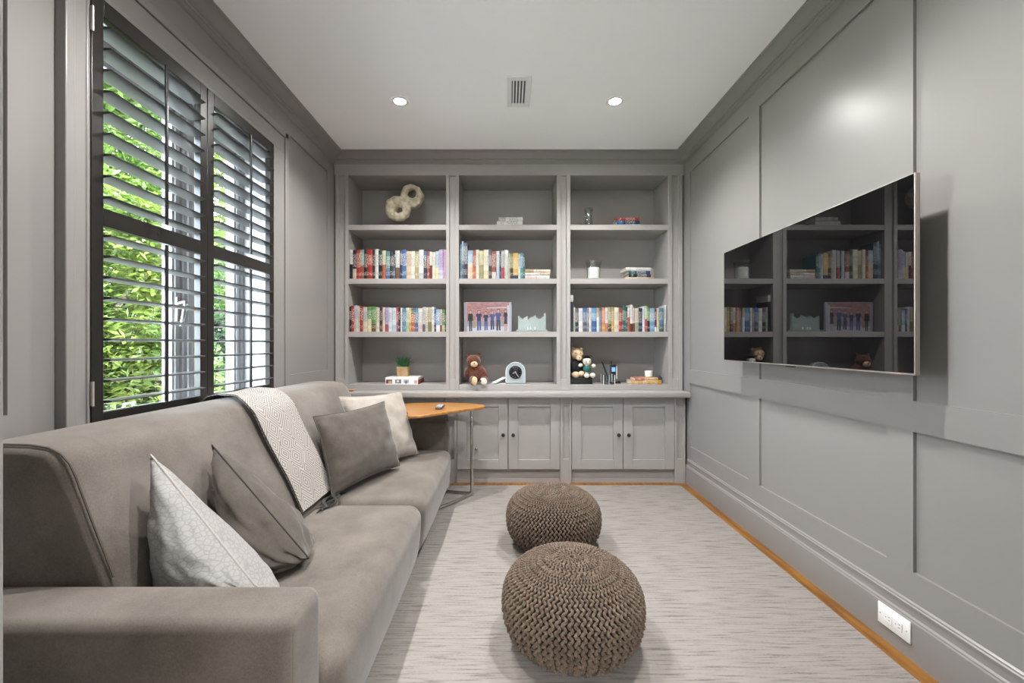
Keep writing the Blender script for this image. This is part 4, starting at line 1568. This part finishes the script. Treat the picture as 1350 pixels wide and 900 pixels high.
eo['label'] = 'red cover end'
pz = zb_ + th_ + 0.0004
pc = at(532, 490, 3.68)
t = thing('potted_grass', (pc.x, 3.68, pz), 'small square tan pot of green grass standing on the picture book', 'plant')
m = MB()
a_, b_ = 0.043, 0.050
m.add([(pc.x - a_, 3.68 - a_, pz), (pc.x + a_, 3.68 - a_, pz), (pc.x + a_, 3.68 + a_, pz), (pc.x - a_, 3.68 + a_, pz),
       (pc.x - b_, 3.68 - b_, pz + .085), (pc.x + b_, 3.68 - b_, pz + .085), (pc.x + b_, 3.68 + b_, pz + .085), (pc.x - b_, 3.68 + b_, pz + .085),
       (pc.x - .042, 3.68 - .042, pz + .085), (pc.x + .042, 3.68 - .042, pz + .085), (pc.x + .042, 3.68 + .042, pz + .085), (pc.x - .042, 3.68 + .042, pz + .085),
       (pc.x - .042, 3.68 - .042, pz + .072), (pc.x + .042, 3.68 - .042, pz + .072), (pc.x + .042, 3.68 + .042, pz + .072), (pc.x - .042, 3.68 + .042, pz + .072)],
      [(3, 2, 1, 0), (0, 1, 5, 4), (1, 2, 6, 5), (2, 3, 7, 6), (3, 0, 4, 7), (4, 5, 9, 8), (5, 6, 10, 9), (6, 7, 11, 10), (7, 4, 8, 11), (8, 9, 13, 12), (9, 10, 14, 13), (10, 11, 15, 14), (11, 8, 12, 15), (12, 13, 14, 15)])
m.build('pot', TAN, t)
rng = random.Random(2)
m = MB()
for k in range(130):
    gx, gy = pc.x + rng.uniform(-.04, .04), 3.68 + rng.uniform(-.04, .04)
    hh = rng.uniform(0.05, 0.115)
    dx, dy = rng.gauss(0, 0.022) + (gx - pc.x) * 0.35, rng.gauss(0, 0.022)
    m.tube([(gx, gy, pz + .07), (gx + dx * 0.3, gy + dy * 0.3, pz + .072 + hh * 0.55), (gx + dx, gy + dy, pz + .072 + hh)], [0.0022, 0.0019, 0.0004], 4)
m.build('grass', mottled('grass_blades', (0.012, 0.07, 0.022), (0.05, 0.19, 0.06), 60, 0.5), t, kind='stuff')

# small wooden piece at the end of the counter
wp = at(463, 513, 3.47)
m = MB().ball((wp.x, 3.47, 0.757 + 0.009), (0.028, 0.02, 0.009))
tag(m.build('wooden_tag', TABLEW, base=(wp.x, 3.47, 0.757)), 'small flat honey-coloured wooden piece on the counter behind the sofa back', 'ornament')

# ------------------------------------------------------------------ sculpture
STN = mottled('rough_cream_stone', (0.46, 0.40, 0.28), (0.66, 0.60, 0.46), 26, 0.85, 0.9, 60, bdist=0.004)
Ys = 3.66
t = thing('stone_sculpture', (at(528, 290, Ys).x, Ys, 2.152), 'cream stone figure-eight sculpture on the top shelf beside the window', 'sculpture')
bs = MB()
xa, xb = at(507, 0, Ys).x, at(543, 0, Ys).x
bs.rbox(xa, xb, Ys - 0.055, Ys + 0.055, 2.1524, 2.166, 0.003)
bs.build('plinth', flat('pale_plinth', (0.36, 0.34, 0.33), 0.5, lin=True), t)


def ring(mb, c, R, r, rr, tilt, squash=1.0, flatv=1.6, n1=40, n2=14, ph=0.0):
    """an uneven stone ring facing the room: R radius, r band width, rr variation"""
    vs, fs = [], []
    for i in range(n1):
        a = 2 * PI * i / n1
        rad = r * (1 + rr * math.cos(a - ph))
        for j in range(n2):
            b_ = 2 * PI * j / n2
            q = R * (1.0) + rad * math.cos(b_)
            x, z, y = q * math.cos(a), q * math.sin(a) * squash, rad * flatv * math.sin(b_)
            xx = x * math.cos(tilt) - z * math.sin(tilt)
            zz = x * math.sin(tilt) + z * math.cos(tilt)
            vs.append((c[0] + xx, c[1] + y, c[2] + zz))
    for i in range(n1):
        for j in range(n2):
            a, b_ = i * n2 + j, i * n2 + (j + 1) % n2
            c_, d = ((i + 1) % n1) * n2 + (j + 1) % n2, ((i + 1) % n1) * n2 + j
            fs.append((a, b_, c_, d))
    mb.add(vs, fs)


m = MB()
cu = at(543.5, 257.5, Ys)
cl = at(526, 276.8, Ys)
ring(m, (cu.x, Ys + 0.005, cu.z), 0.068, 0.031, 0.28, 0.5, 1.08, 1.6, ph=-2.2)
ring(m, (cl.x, Ys - 0.005, cl.z), 0.068, 0.043, 0.20, -0.3, 0.98, 1.3, ph=2.6)
so = m.build('figure', STN, t, smooth=80)
md = so.modifiers.new('merge', 'REMESH')
md.mode = 'VOXEL'
md.voxel_size = 0.005
md.use_smooth_shade = True
md = so.modifiers.new('soften', 'SMOOTH')
md.iterations = 10
tx = bpy.data.textures.new('stone_lumps', 'CLOUDS')
tx.noise_scale = 0.05
md = so.modifiers.new('lumps', 'DISPLACE')
md.texture = tx
md.texture_coords = 'LOCAL'
md.strength = 0.022
md.mid_level = 0.5

# ------------------------------------------------------------------ glass vase, candle
v = at(776, 296, 3.66)
m = MB()
pr = [(0.032, 0.0), (0.036, 0.004), (0.037, 0.03), (0.033, 0.08), (0.034, 0.13), (0.039, 0.175), (0.0375, 0.1755), (0.032, 0.13), (0.031, 0.08), (0.034, 0.03), (0.032, 0.012), (0.001, 0.010)]
m.lathe([(r, h) for r, h in pr], (v.x, 3.66, 2.1524), 40)
tag(m.build('glass_vase', THINGLASS, base=(v.x, 3.66, 2.1524)), 'clear glass vase on the top shelf of the bay beside the TV wall', 'vase')
v = at(782.5, 364, 3.62)
t = thing('jar_candle', (v.x, 3.62, 1.6994), 'white pillar candle in a flared clear glass beside the dark book pile', 'candle')
m = MB()
m.lathe([(0.040, 0.0), (0.052, 0.003), (0.056, 0.02), (0.058, 0.09), (0.060, 0.125), (0.070, 0.160), (0.068, 0.1605), (0.057, 0.125), (0.0555, 0.09), (0.0535, 0.02), (0.048, 0.008), (0.001, 0.007)], (v.x, 3.62, 1.6994), 40)
m.build('glass', THINGLASS, t)
WAX = flat('white_wax', (0.80, 0.78, 0.73), 0.55, lin=True)
m = MB().lathe([(0.001, 0.008), (0.047, 0.008), (0.051, 0.012), (0.051, 0.100), (0.046, 0.105), (0.012, 0.102), (0.001, 0.101)], (v.x, 3.62, 1.6994), 40)
wx = m.build('wax', WAX, t)
MB().tube([(v.x, 3.62, 1.6994 + 0.100), (v.x + 0.001, 3.62, 1.6994 + 0.112)], 0.0012, 6).build('wick', BLACK, wx)

# ------------------------------------------------------------------ photograph block
Yp = 3.60
z0 = 1.252
x0, x1 = at(612, 0, Yp).x, at(674.5, 0, Yp).x
zt_ = CH - (398.3 - VY) * Yp / F
H_ = zt_ - z0
t = thing('framed_photograph', ((x0 + x1) / 2, Yp, z0), 'clear block photo frame showing six people standing by a brick wall', 'picture')
MB().rbox(x0, x1, Yp, Yp + 0.022, z0 + 0.0004, zt_, 0.0015, 1).build('block', flat('acrylic_edge', (0.34, 0.38, 0.43), 0.25, lin=True), t)


def q2(px, py):
    """a point of the print from its pixel in the photograph"""
    return ((px - VX) * Yp / F, CH - (py - VY) * Yp / F)


BRICK, n, b = new_mat('printed_brick')
tc = n.nodes.new('ShaderNodeTexCoord')
mp = n.nodes.new('ShaderNodeMapping')
mp.inputs['Rotation'].default_value = (PI / 2, 0, 0)
br = n.nodes.new('ShaderNodeTexBrick')
br.inputs['Color1'].default_value = (0.17, 0.065, 0.058, 1)
br.inputs['Color2'].default_value = (0.26, 0.12, 0.115, 1)
br.inputs['Mortar'].default_value = (0.30, 0.22, 0.23, 1)
br.inputs['Scale'].default_value = 24
n.links.new(tc.outputs['Object'], mp.inputs['Vector'])
n.links.new(mp.outputs['Vector'], br.inputs['Vector'])
n.links.new(br.outputs['Color'], b.inputs['Base Color'])
b.inputs['Roughness'].default_value = 0.55
pm = [BRICK] + [flat('print_ink', tuple(v * 0.62 for v in c_), 0.55, lin=True) for c_ in ((0.55, 0.55, 0.62), (0.34, 0.30, 0.33), (0.01, 0.012, 0.012), (0.02, 0.03, 0.10), (0.05, 0.09, 0.26), (0.55, 0.36, 0.30), (0.02, 0.013, 0.01), (0.35, 0.27, 0.12), (0.42, 0.46, 0.55), (0.03, 0.04, 0.08))]
m = MB()
lay = [0]


def patch(poly, mi):
    m.cur = mi
    lay[0] += 1
    y = Yp - 0.0004 - 0.00003 * lay[0]
    m.add([(q2(*p)[0], y, q2(*p)[1]) for p in poly], [tuple(range(len(poly)))])


patch([(612.6, 398.6), (674, 398.6), (674, 437.2), (612.6, 437.2)], 0)
patch([(616, 430), (672, 430), (672, 437.2), (614, 437.2)], 1)
patch([(612.6, 398.6), (616, 398.6), (616, 437.2), (612.6, 437.2)], 2)
patch([(671, 398.6), (674, 398.6), (674, 437.2), (671, 437.2)], 9)
patch([(668.5, 402), (671, 402), (671, 437), (669.5, 437)], 1)
patch([(642, 405.2), (668, 404.6), (668, 406), (642, 406.4)], 1)
patch([(617, 422), (668, 422), (669, 430), (616, 430)], 2)
patch([(623, 424), (627, 424), (627, 432), (623, 432)], 8)


def printed(cx, top, bot, wsh, shirt, trous, hair=7, skirt=False, lean=0.0):
    hgt = bot - top
    hr = hgt * 0.062
    disc = lambda x, y, rx_, ry_: [(x + rx_ * math.cos(2 * PI * k / 12), y + ry_ * math.sin(2 * PI * k / 12)) for k in range(12)]
    sh = top + hgt * 0.17
    wst = top + hgt * 0.50
    x2 = cx + lean
    # legs
    patch([(cx - wsh * .38, wst - 1), (cx, wst - 1), (cx - .1 + lean * .5, bot), (cx - wsh * .34 + lean * .5, bot)], trous)
    patch([(cx, wst - 1), (cx + wsh * .38, wst - 1), (cx + wsh * .42 - lean * .3, bot - 0.3), (cx + wsh * .14 - lean * .3, bot - 0.3)], trous)
    # arms
    patch([(cx - wsh * .5, sh + .5), (cx - wsh * .3, sh), (cx - wsh * .42, wst + .6), (cx - wsh * .62, wst + .4)], 6 if shirt != 3 else 3)
    patch([(cx + wsh * .3, sh), (cx + wsh * .5, sh + .5), (cx + wsh * .62, wst + .4), (cx + wsh * .42, wst + .6)], 6 if shirt != 3 else 3)
    # torso with sleeves
    patch([(cx - wsh * .18, sh - .4), (cx + wsh * .18, sh - .4), (cx + wsh * .5, sh + .4), (cx + wsh * .56, sh + hgt * .16), (cx + wsh * .40, sh + hgt * .15), (cx + wsh * .38, wst + .4), (cx - wsh * .38, wst + .4),
           (cx - wsh * .40, sh + hgt * .15), (cx - wsh * .56, sh + hgt * .16), (cx - wsh * .5, sh + .4)], shirt)
    if skirt:
        patch([(cx - wsh * .36, wst - .6), (cx + wsh * .36, wst - .6), (cx + wsh * .5, wst + hgt * .16), (cx - wsh * .5, wst + hgt * .16)], shirt)
    patch([(cx - hr * .4, sh - 1.2), (cx + hr * .4, sh - 1.2), (cx + hr * .4, sh + .2), (cx - hr * .4, sh + .2)], 6)
    patch(disc(cx, top + hr * .75, hr * 1.0, hr * 1.0), hair)
    if skirt:
        patch([(cx - hr, top + hr * .6), (cx + hr, top + hr * .6), (cx + hr * 1.3, sh + 2.2), (cx - hr * 1.2, sh + 2.2)], hair)
    patch(disc(cx, top + hr * 1.25, hr * .78, hr * 1.05), 6)


printed(620.3, 408.6, 436.6, 5.6, 3, 10, lean=0.4)
printed(631.4, 408.8, 435.6, 7.0, 4, 5)
printed(640.6, 410.6, 435.4, 5.8, 4, 5)
printed(648.9, 409.6, 434.6, 6.0, 5, 4)
printed(656.9, 407.4, 435.6, 7.0, 5, 10)
printed(666.6, 408.0, 436.6, 5.0, 10, 6, skirt=True)
m.build('picture_print', pm, t, smooth=0)

# ------------------------------------------------------------------ glass skyline ornament
Yg = 3.60
t = thing('glass_ornament', (at(701, 0, Yg).x, Yg, z0), 'clear glass block ornament with a stepped top beside the photo frame', 'ornament')
m = MB()
gx0, gx1 = at(680.5, 0, Yg).x, at(721.5, 0, Yg).x
m.rbox(gx0, gx1, Yg - 0.03, Yg + 0.045, z0 + 0.0004, z0 + 0.018, 0.003)
m.build('base_plate', TINTGLASS, t)
tops = [416.5, 418.5, 419, 418, 416, 419.5, 418, 417, 415, 418, 419.5, 419, 417.5, 412.5]
m = MB()
outl = []
wv_ = (719.5 - 683.0) / len(tops)
for k, tp in enumerate(tops):
    a, b_ = 683.0 + k * wv_, 683.0 + (k + 1) * wv_
    za = CH - (tp - VY) * Yg / F
    outl.append(((a - VX) * Yg / F, za - 0.004 * (k % 3)))
    outl.append(((b_ - VX) * Yg / F, za))
outl = [((683.0 - VX) * Yg / F, z0 + 0.0185)] + outl + [((719.5 - VX) * Yg / F, z0 + 0.0185)]
m.prism(outl, Yg - 0.005, Yg + 0.020, 'y')
m.build('skyline', TINTGLASS, t, smooth=0)
FROST = flat('frosted_etching', (0.75, 0.80, 0.80), 0.5, lin=True)
for pxx, w_ in ((695.5, 1.6), (699.5, 1.7), (705.2, 1.6)):
    a, b_ = at(pxx - w_ / 2, 0, Yg).x, at(pxx + w_ / 2, 0, Yg).x
    zz0, zz1 = z0 + 0.020, CH - (431 - VY) * Yg / F
    MB().prism([(a, zz0), (b_, zz0), ((a + b_) / 2 + 0.002, zz1), ((a + b_) / 2 - 0.002, zz1)], Yg - 0.012, Yg - 0.006, 'y').build('etched_figure', FROST, t)

# ------------------------------------------------------------------ teddy bear
FUR = mottled('brown_plush', (0.050, 0.014, 0.006), (0.135, 0.040, 0.015), 90, 0.95, 1.0, 260, sheen=0.5, bdist=0.004)
FUR2 = mottled('tan_plush', (0.50, 0.34, 0.19), (0.68, 0.52, 0.34), 60, 0.95, 0.6, 260, sheen=0.3)
FUR3 = mottled('ivory_plush', (0.62, 0.55, 0.46), (0.74, 0.68, 0.60), 60, 0.95, 0.6, 260, sheen=0.3)
Yt = 3.62
sc = Yt / F


def tp(px, py, dy=0.0):
    p = at(px, py, Yt)
    return (p.x, Yt + dy, p.z)


bx = at(629, 505, Yt)
t = thing('teddy_bear', (bx.x, Yt, BOT), 'brown plush teddy bear sitting in the middle bay with pale soles', 'soft toy')
m = MB()
m.ball(tp(628.5, 491.5), (0.078, 0.060, 0.082))
m.ball(tp(624.5, 476, -0.01), (0.062, 0.055, 0.056))
m.ball(tp(617.5, 468.5, 0.0), (0.020, 0.012, 0.020))
m.ball(tp(631.0, 467.5, 0.0), (0.020, 0.012, 0.020))
m.ball(tp(616.5, 491, -0.015), (0.026, 0.028, 0.056), (0.2, 0.15, 0))
m.ball(tp(638.8, 492.5, -0.01), (0.026, 0.028, 0.056), (0.2, -0.45, 0))
m.ball(tp(624.5, 499.5, -0.075), (0.030, 0.075, 0.032))
m.ball(tp(638.5, 500.5, -0.065), (0.030, 0.070, 0.032), (0, 0, -0.3))
bd = m.build('body', FUR, t, smooth=80)
# keep the toy on the shelf
md = bd.modifiers.new('merge', 'REMESH')
md.mode = 'VOXEL'
md.voxel_size = 0.006
md.use_smooth_shade = True
f1 = MB().ball(tp(627.3, 500.0, -0.145), (0.025, 0.012, 0.036)).build('foot_pad', FUR2, t)
f1['label'] = 'tan sole'
f2 = MB().ball(tp(638.6, 500.8, -0.125), (0.031, 0.012, 0.029), (0, 0.6, -0.3)).build('foot_pad', FUR3, t)
f2['label'] = 'ivory sole'
mz = MB().ball(tp(625.8, 479.6, -0.058), (0.030, 0.022, 0.025)).build('muzzle', FUR2, t)
MB().ball(tp(626.2, 478.3, -0.080), (0.007, 0.005, 0.005)).build('nose', BLACK, mz)
for q in (621.6, 630.0):
    MB().ball(tp(q, 474.6, -0.060), 0.005).build('eye', BLACK, t)

# ------------------------------------------------------------------ crystal clock and leaflets
Yc = 3.62
cc = at(679.5, 490.5, Yc)
t = thing('desk_clock', (cc.x, Yc, BOT), 'arched crystal desk clock with a black dial', 'clock')
hw_ = 13.0 * Yc / F
zb0 = BOT + 0.0004
arch = [(cc.x - hw_ - 0.003, zb0), (cc.x + hw_ + 0.003, zb0), (cc.x + hw_ + 0.003, zb0 + 0.014), (cc.x + hw_, zb0 + 0.017)]
for k in range(17):
    a = PI * k / 16
    arch.append((cc.x + hw_ * math.cos(a), cc.z + 0.004 + hw_ * 1.0 * math.sin(a)))
arch += [(cc.x - hw_, zb0 + 0.017), (cc.x - hw_ - 0.003, zb0 + 0.014)]
CRY = flat('crystal_pale_blue', (0.27, 0.32, 0.34), 0.2, lin=True)
m = MB().prism(arch, Yc - 0.002, Yc + 0.045, 'y')
m.build('crystal_block', CRY, t, bevel=0.004)
rimm = [((cc.x + (hw_ - 0.003) * math.cos(PI * k / 16)), Yc - 0.003, cc.z + 0.004 + (hw_ - 0.003) * math.sin(PI * k / 16)) for k in range(17)]
rimm = [(cc.x + hw_ - 0.003, Yc - 0.003, zb0 + 0.016)] + rimm + [(cc.x - hw_ + 0.003, Yc - 0.003, zb0 + 0.016)]
MB().tube(rimm, 0.0032, 8).build('polished_edge', flat('bright_crystal', (0.62, 0.68, 0.72), 0.1, lin=True), t)
rd = 8.4 * Yc / F
dl = MB().lathe([(0.001, 0.012), (rd * .9, 0.012), (rd, 0.009), (rd * 1.04, 0.0)], (cc.x, Yc - 0.001, cc.z), 40, 'y').build('dial', flat('black_dial', (0.006, 0.007, 0.010), 0.25, lin=True), t)
HND = flat('silver_hand', (0.55, 0.52, 0.5), 0.4, lin=True)
yh = Yc - 0.0145
MB().tube([(cc.x - 0.004, yh, cc.z + 0.008), (cc.x + 0.028, yh, cc.z - 0.042)], 0.0016, 6).build('minute_hand', HND, dl)
MB().tube([(cc.x + 0.004, yh, cc.z + 0.002), (cc.x - 0.026, yh, cc.z - 0.010)], 0.0016, 6).build('hour_hand', HND, dl)
for k in range(12):
    a = 2 * PI * k / 12
    MB().ball((cc.x + rd * .78 * math.cos(a), yh + 0.002, cc.z + rd * .78 * math.sin(a)), 0.0016, n=8, m=6).build('hour_mark', HND, dl)
CARD = flat('white_card', (0.72, 0.74, 0.78), 0.5, lin=True)
for k, (ang, z_, lab) in enumerate(((0.10, 0.0, 'white folded leaflet lying flat in front of the crystal clock'), (0.55, 0.012, 'white leaflet propped askew between the teddy bear and clock'))):
    lx0, ly0 = at(657, 505, 3.60).x, 3.60
    vs = []
    mb = MB()
    for zz in (0, 0.0015, 0.0065, 0.008):
        mb.cur = 0
    mb.box(-0.062, 0.062, -0.03, 0.03, 0, 0.0016)
    mb.box(-0.062, 0.062, -0.03, 0.03, 0.0022, 0.0038)
    mb.box(-0.062, -0.060, -0.03, 0.03, 0, 0.0038)
    o = mb.build('leaflet', CARD)
    o.location = (lx0 + 0.006 * k, ly0 + 0.02 - 0.004 * k, BOT + 0.0006 + (0.0042 + 0.025 if k else 0))
    o.rotation_euler = (0, -0.38 if k else 0, ang)
    tag(o, lab, 'leaflet', 'leaflets by the clock')

# ------------------------------------------------------------------ plush toys on a black box
Yd = 3.62
box_x0, box_x1 = bays[2][0] + 0.004, at(780, 0, 3.60).x
zbx = CH - (497.5 - VY) * 3.60 / F
m = MB()
m.rbox(box_x0, box_x1, 3.575, 3.72, BOT + 0.0004, zbx - 0.014, 0.003)
m.rbox(box_x0 - 0.001, box_x1 + 0.002, 3.573, 3.722, zbx - 0.0135, zbx, 0.002)
bxo = m.build('storage_box', flat('black_card', (0.008, 0.008, 0.009), 0.5, lin=True), base=((box_x0 + box_x1) / 2, 3.65, BOT))
tag(bxo, 'low black box on the counter shelf beneath the two plush toys', 'box')


def td(px, py, dy=0.0):
    p = at(px, py, Yd)
    return (p.x, Yd + dy, p.z)


GOWN = mottled('black_gown_cloth', (0.006, 0.006, 0.008), (0.016, 0.016, 0.02), 50, 0.9)
GRN = flat('green_shirt', (0.01, 0.12, 0.09), 0.8, lin=True)
t = thing('plush_toy', (at(760, 0, Yd).x, Yd, zbx), 'bigger tan plush toy in a black gown on the black box', 'soft toy', 'plush toys on the black box')
m = MB()
m.ball(td(761, 466.5, 0.01), (0.055, 0.05, 0.052))
m.ball(td(756.0, 459.5, 0.02), (0.016, 0.012, 0.016))
m.ball(td(767.0, 460.5, 0.02), (0.016, 0.012, 0.016))
m.ball(td(762.5, 472, -0.032), (0.026, 0.022, 0.020))
m.ball(td(758.0, 493.5, -0.03), (0.034, 0.040, 0.028))
m.ball(td(765.5, 492.5, -0.01), (0.030, 0.036, 0.028))
o = m.build('body', FUR2, t, smooth=80)
o.modifiers.new('merge', 'REMESH').voxel_size = 0.005
o.modifiers['merge'].use_smooth_shade = True
m = MB()
m.ball(td(760.5, 484, 0.015), (0.058, 0.05, 0.075))
m.ball(td(755.8, 483, -0.02), (0.022, 0.026, 0.045))
m.build('gown', GOWN, t)
for q in (758.2, 764.6):
    MB().ball(td(q, 465.0, -0.040), 0.0045, n=8, m=6).build('eye', BLACK, t)
MB().ball(td(762.7, 471, -0.053), (0.006, 0.004, 0.005), n=8, m=6).build('nose', BLACK, t)
t = thing('plush_toy', (at(773, 0, Yd).x, Yd, zbx), 'smaller plush toy in a green shirt and black cap', 'soft toy', 'plush toys on the black box')
m = MB()
m.ball(td(773, 475.5, -0.03), (0.036, 0.034, 0.036))
m.ball(td(764.5, 481.0, -0.035), (0.020, 0.020, 0.016))
m.ball(td(781.5, 482.0, -0.03), (0.020, 0.020, 0.017))
m.ball(td(773, 486, -0.02), (0.030, 0.026, 0.036))
m.ball(td(772.0, 494.3, -0.05), (0.023, 0.026, 0.021))
m.ball(td(780.0, 494.0, -0.045), (0.024, 0.026, 0.021))
o = m.build('body', FUR3, t, smooth=80)
o.modifiers.new('merge', 'REMESH').voxel_size = 0.005
o.modifiers['merge'].use_smooth_shade = True
m = MB()
m.ball(td(773, 485.8, -0.024), (0.034, 0.030, 0.030))
m.build('shirt', GRN, t)
m = MB()
m.ball(td(773, 471.5, -0.022), (0.034, 0.034, 0.014))
m.rbox(td(773, 0)[0] - 0.040, td(773, 0)[0] + 0.040, Yd - 0.062, Yd + 0.015, td(0, 469.3)[2], td(0, 468.3)[2], 0.002, 1)
m.build('cap', GOWN, t)
for q in (771.0, 775.2):
    MB().ball(td(q, 475.5, -0.063), 0.0035, n=8, m=6).build('eye', BLACK, t)

# ------------------------------------------------------------------ pen pot with pens, telephone
Yq = 3.59
pc = at(801.3, 506, Yq)
hx = 7.6 * Yq / F
zq = BOT + 0.0004
zt2 = CH - (493.5 - VY) * Yq / F
t = thing('pen_pot', (pc.x, Yq, BOT), 'clear square acrylic pen pot on the counter shelf', 'pen holder')
m = MB()
wt = 0.004
m.box(pc.x - hx, pc.x + hx, Yq - hx, Yq - hx + wt, zq, zt2)
m.box(pc.x - hx, pc.x + hx, Yq + hx - wt, Yq + hx, zq, zt2)
m.box(pc.x - hx, pc.x - hx + wt, Yq - hx + wt, Yq + hx - wt, zq, zt2)
m.box(pc.x + hx - wt, pc.x + hx, Yq - hx + wt, Yq + hx - wt, zq, zt2)
m.box(pc.x - hx + wt, pc.x + hx - wt, Yq - hx + wt, Yq + hx - wt, zq, zq + 0.006)
m.build('shell', THINGLASS, t)
m = MB()
for sx in (-1, 1):
    for sy in (-1, 1):
        m.box(pc.x + sx * hx - 0.0025 - sx * 0.002, pc.x + sx * hx + 0.0025 - sx * 0.002, Yq + sy * hx - 0.0025 - sy * 0.002, Yq + sy * hx + 0.0025 - sy * 0.002, zq, zt2)
m.box(pc.x - 0.002, pc.x + 0.002, Yq - hx + 0.001, Yq - hx + 0.003, zq, zt2)
m.build('edge_strip', flat('bright_acrylic_edge', (0.70, 0.72, 0.74), 0.15, lin=True), t)
for k, (bx_, by_, tx, ty, lab, mt) in enumerate(((803.5, 505, 793.0, 476.5, 'slim black pen leaning toward the plush toys in the clear pot', BLACK), (804.5, 505, 794.8, 478, 'black pen leaning just beside the slimmest pen in the pot', BLACK),
                                           (800, 505, 802.5, 485, 'blue grey pen standing upright in the clear pot', flat('blue_grey_pen', (0.12, 0.17, 0.26), 0.3, lin=True)))):
    a, b_ = at(bx_, by_, Yq), at(tx, ty, Yq)
    a.z = zq + 0.010
    a.y += -0.012 + 0.012 * k
    b_.y += -0.012 + 0.012 * k
    d = (b_ - a)
    m = MB().tube([a, a + d * 0.06, a + d * 0.10, a + d * 0.85, a + d * 0.87, b_], [0.0008, 0.0025, 0.0042, 0.0042, 0.0036, 0.0034], 10)
    o = m.build('pen', mt, base=a)
    tag(o, lab, 'pen', 'pens in the clear pot')
Yh = 3.66
hc = at(810, 504, Yh)
t = thing('cordless_phone', (hc.x, Yh, BOT), 'black cordless phone with lit blue screen standing in its dock', 'telephone')
zph = CH - (480.0 - VY) * Yh / F
x0, x1 = at(804.8, 0, Yh).x, at(812.0, 0, Yh).x
m = MB()
m.rbox(x0, x1, Yh - 0.012, Yh + 0.014, BOT + 0.014, zph, 0.006, 3)
m.rbox(x0 + 0.004, x0 + 0.012, Yh - 0.004, Yh + 0.006, zph - 0.002, zph + 0.030, 0.003)
m.build('handset', BLACK, t)
SCRB = bpy.data.materials.new('lit_blue_screen')
SCRB.use_nodes = True
SCRB.node_tree.nodes['Principled BSDF'].inputs['Base Color'].default_value = (0.05, 0.15, 0.4, 1)
SCRB.node_tree.nodes['Principled BSDF'].inputs['Emission Color'].default_value = (0.30, 0.58, 1.0, 1)
SCRB.node_tree.nodes['Principled BSDF'].inputs['Emission Strength'].default_value = 0.55
MB().rbox(x0 + 0.008, x1 - 0.008, Yh - 0.0135, Yh - 0.011, CH - (489.5 - VY) * Yh / F, CH - (484.0 - VY) * Yh / F, 0.001, 1).build('display', SCRB, t)
MB().box(x1 + 0.0002, x1 + 0.009, Yh - 0.008, Yh + 0.012, CH - (499 - VY) * Yh / F, CH - (482.5 - VY) * Yh / F).build('side_clip', flat('pale_silver', (0.6, 0.6, 0.58), 0.3, lin=True), t)
m = MB().rbox(x0 - 0.008, x1 + 0.036, Yh - 0.03, Yh + 0.04, BOT + 0.0004, BOT + 0.013, 0.005)
m.ball((x1 + 0.026, Yh - 0.004, BOT + 0.014), (0.010, 0.016, 0.010))
m.build('dock', BLACK, t)
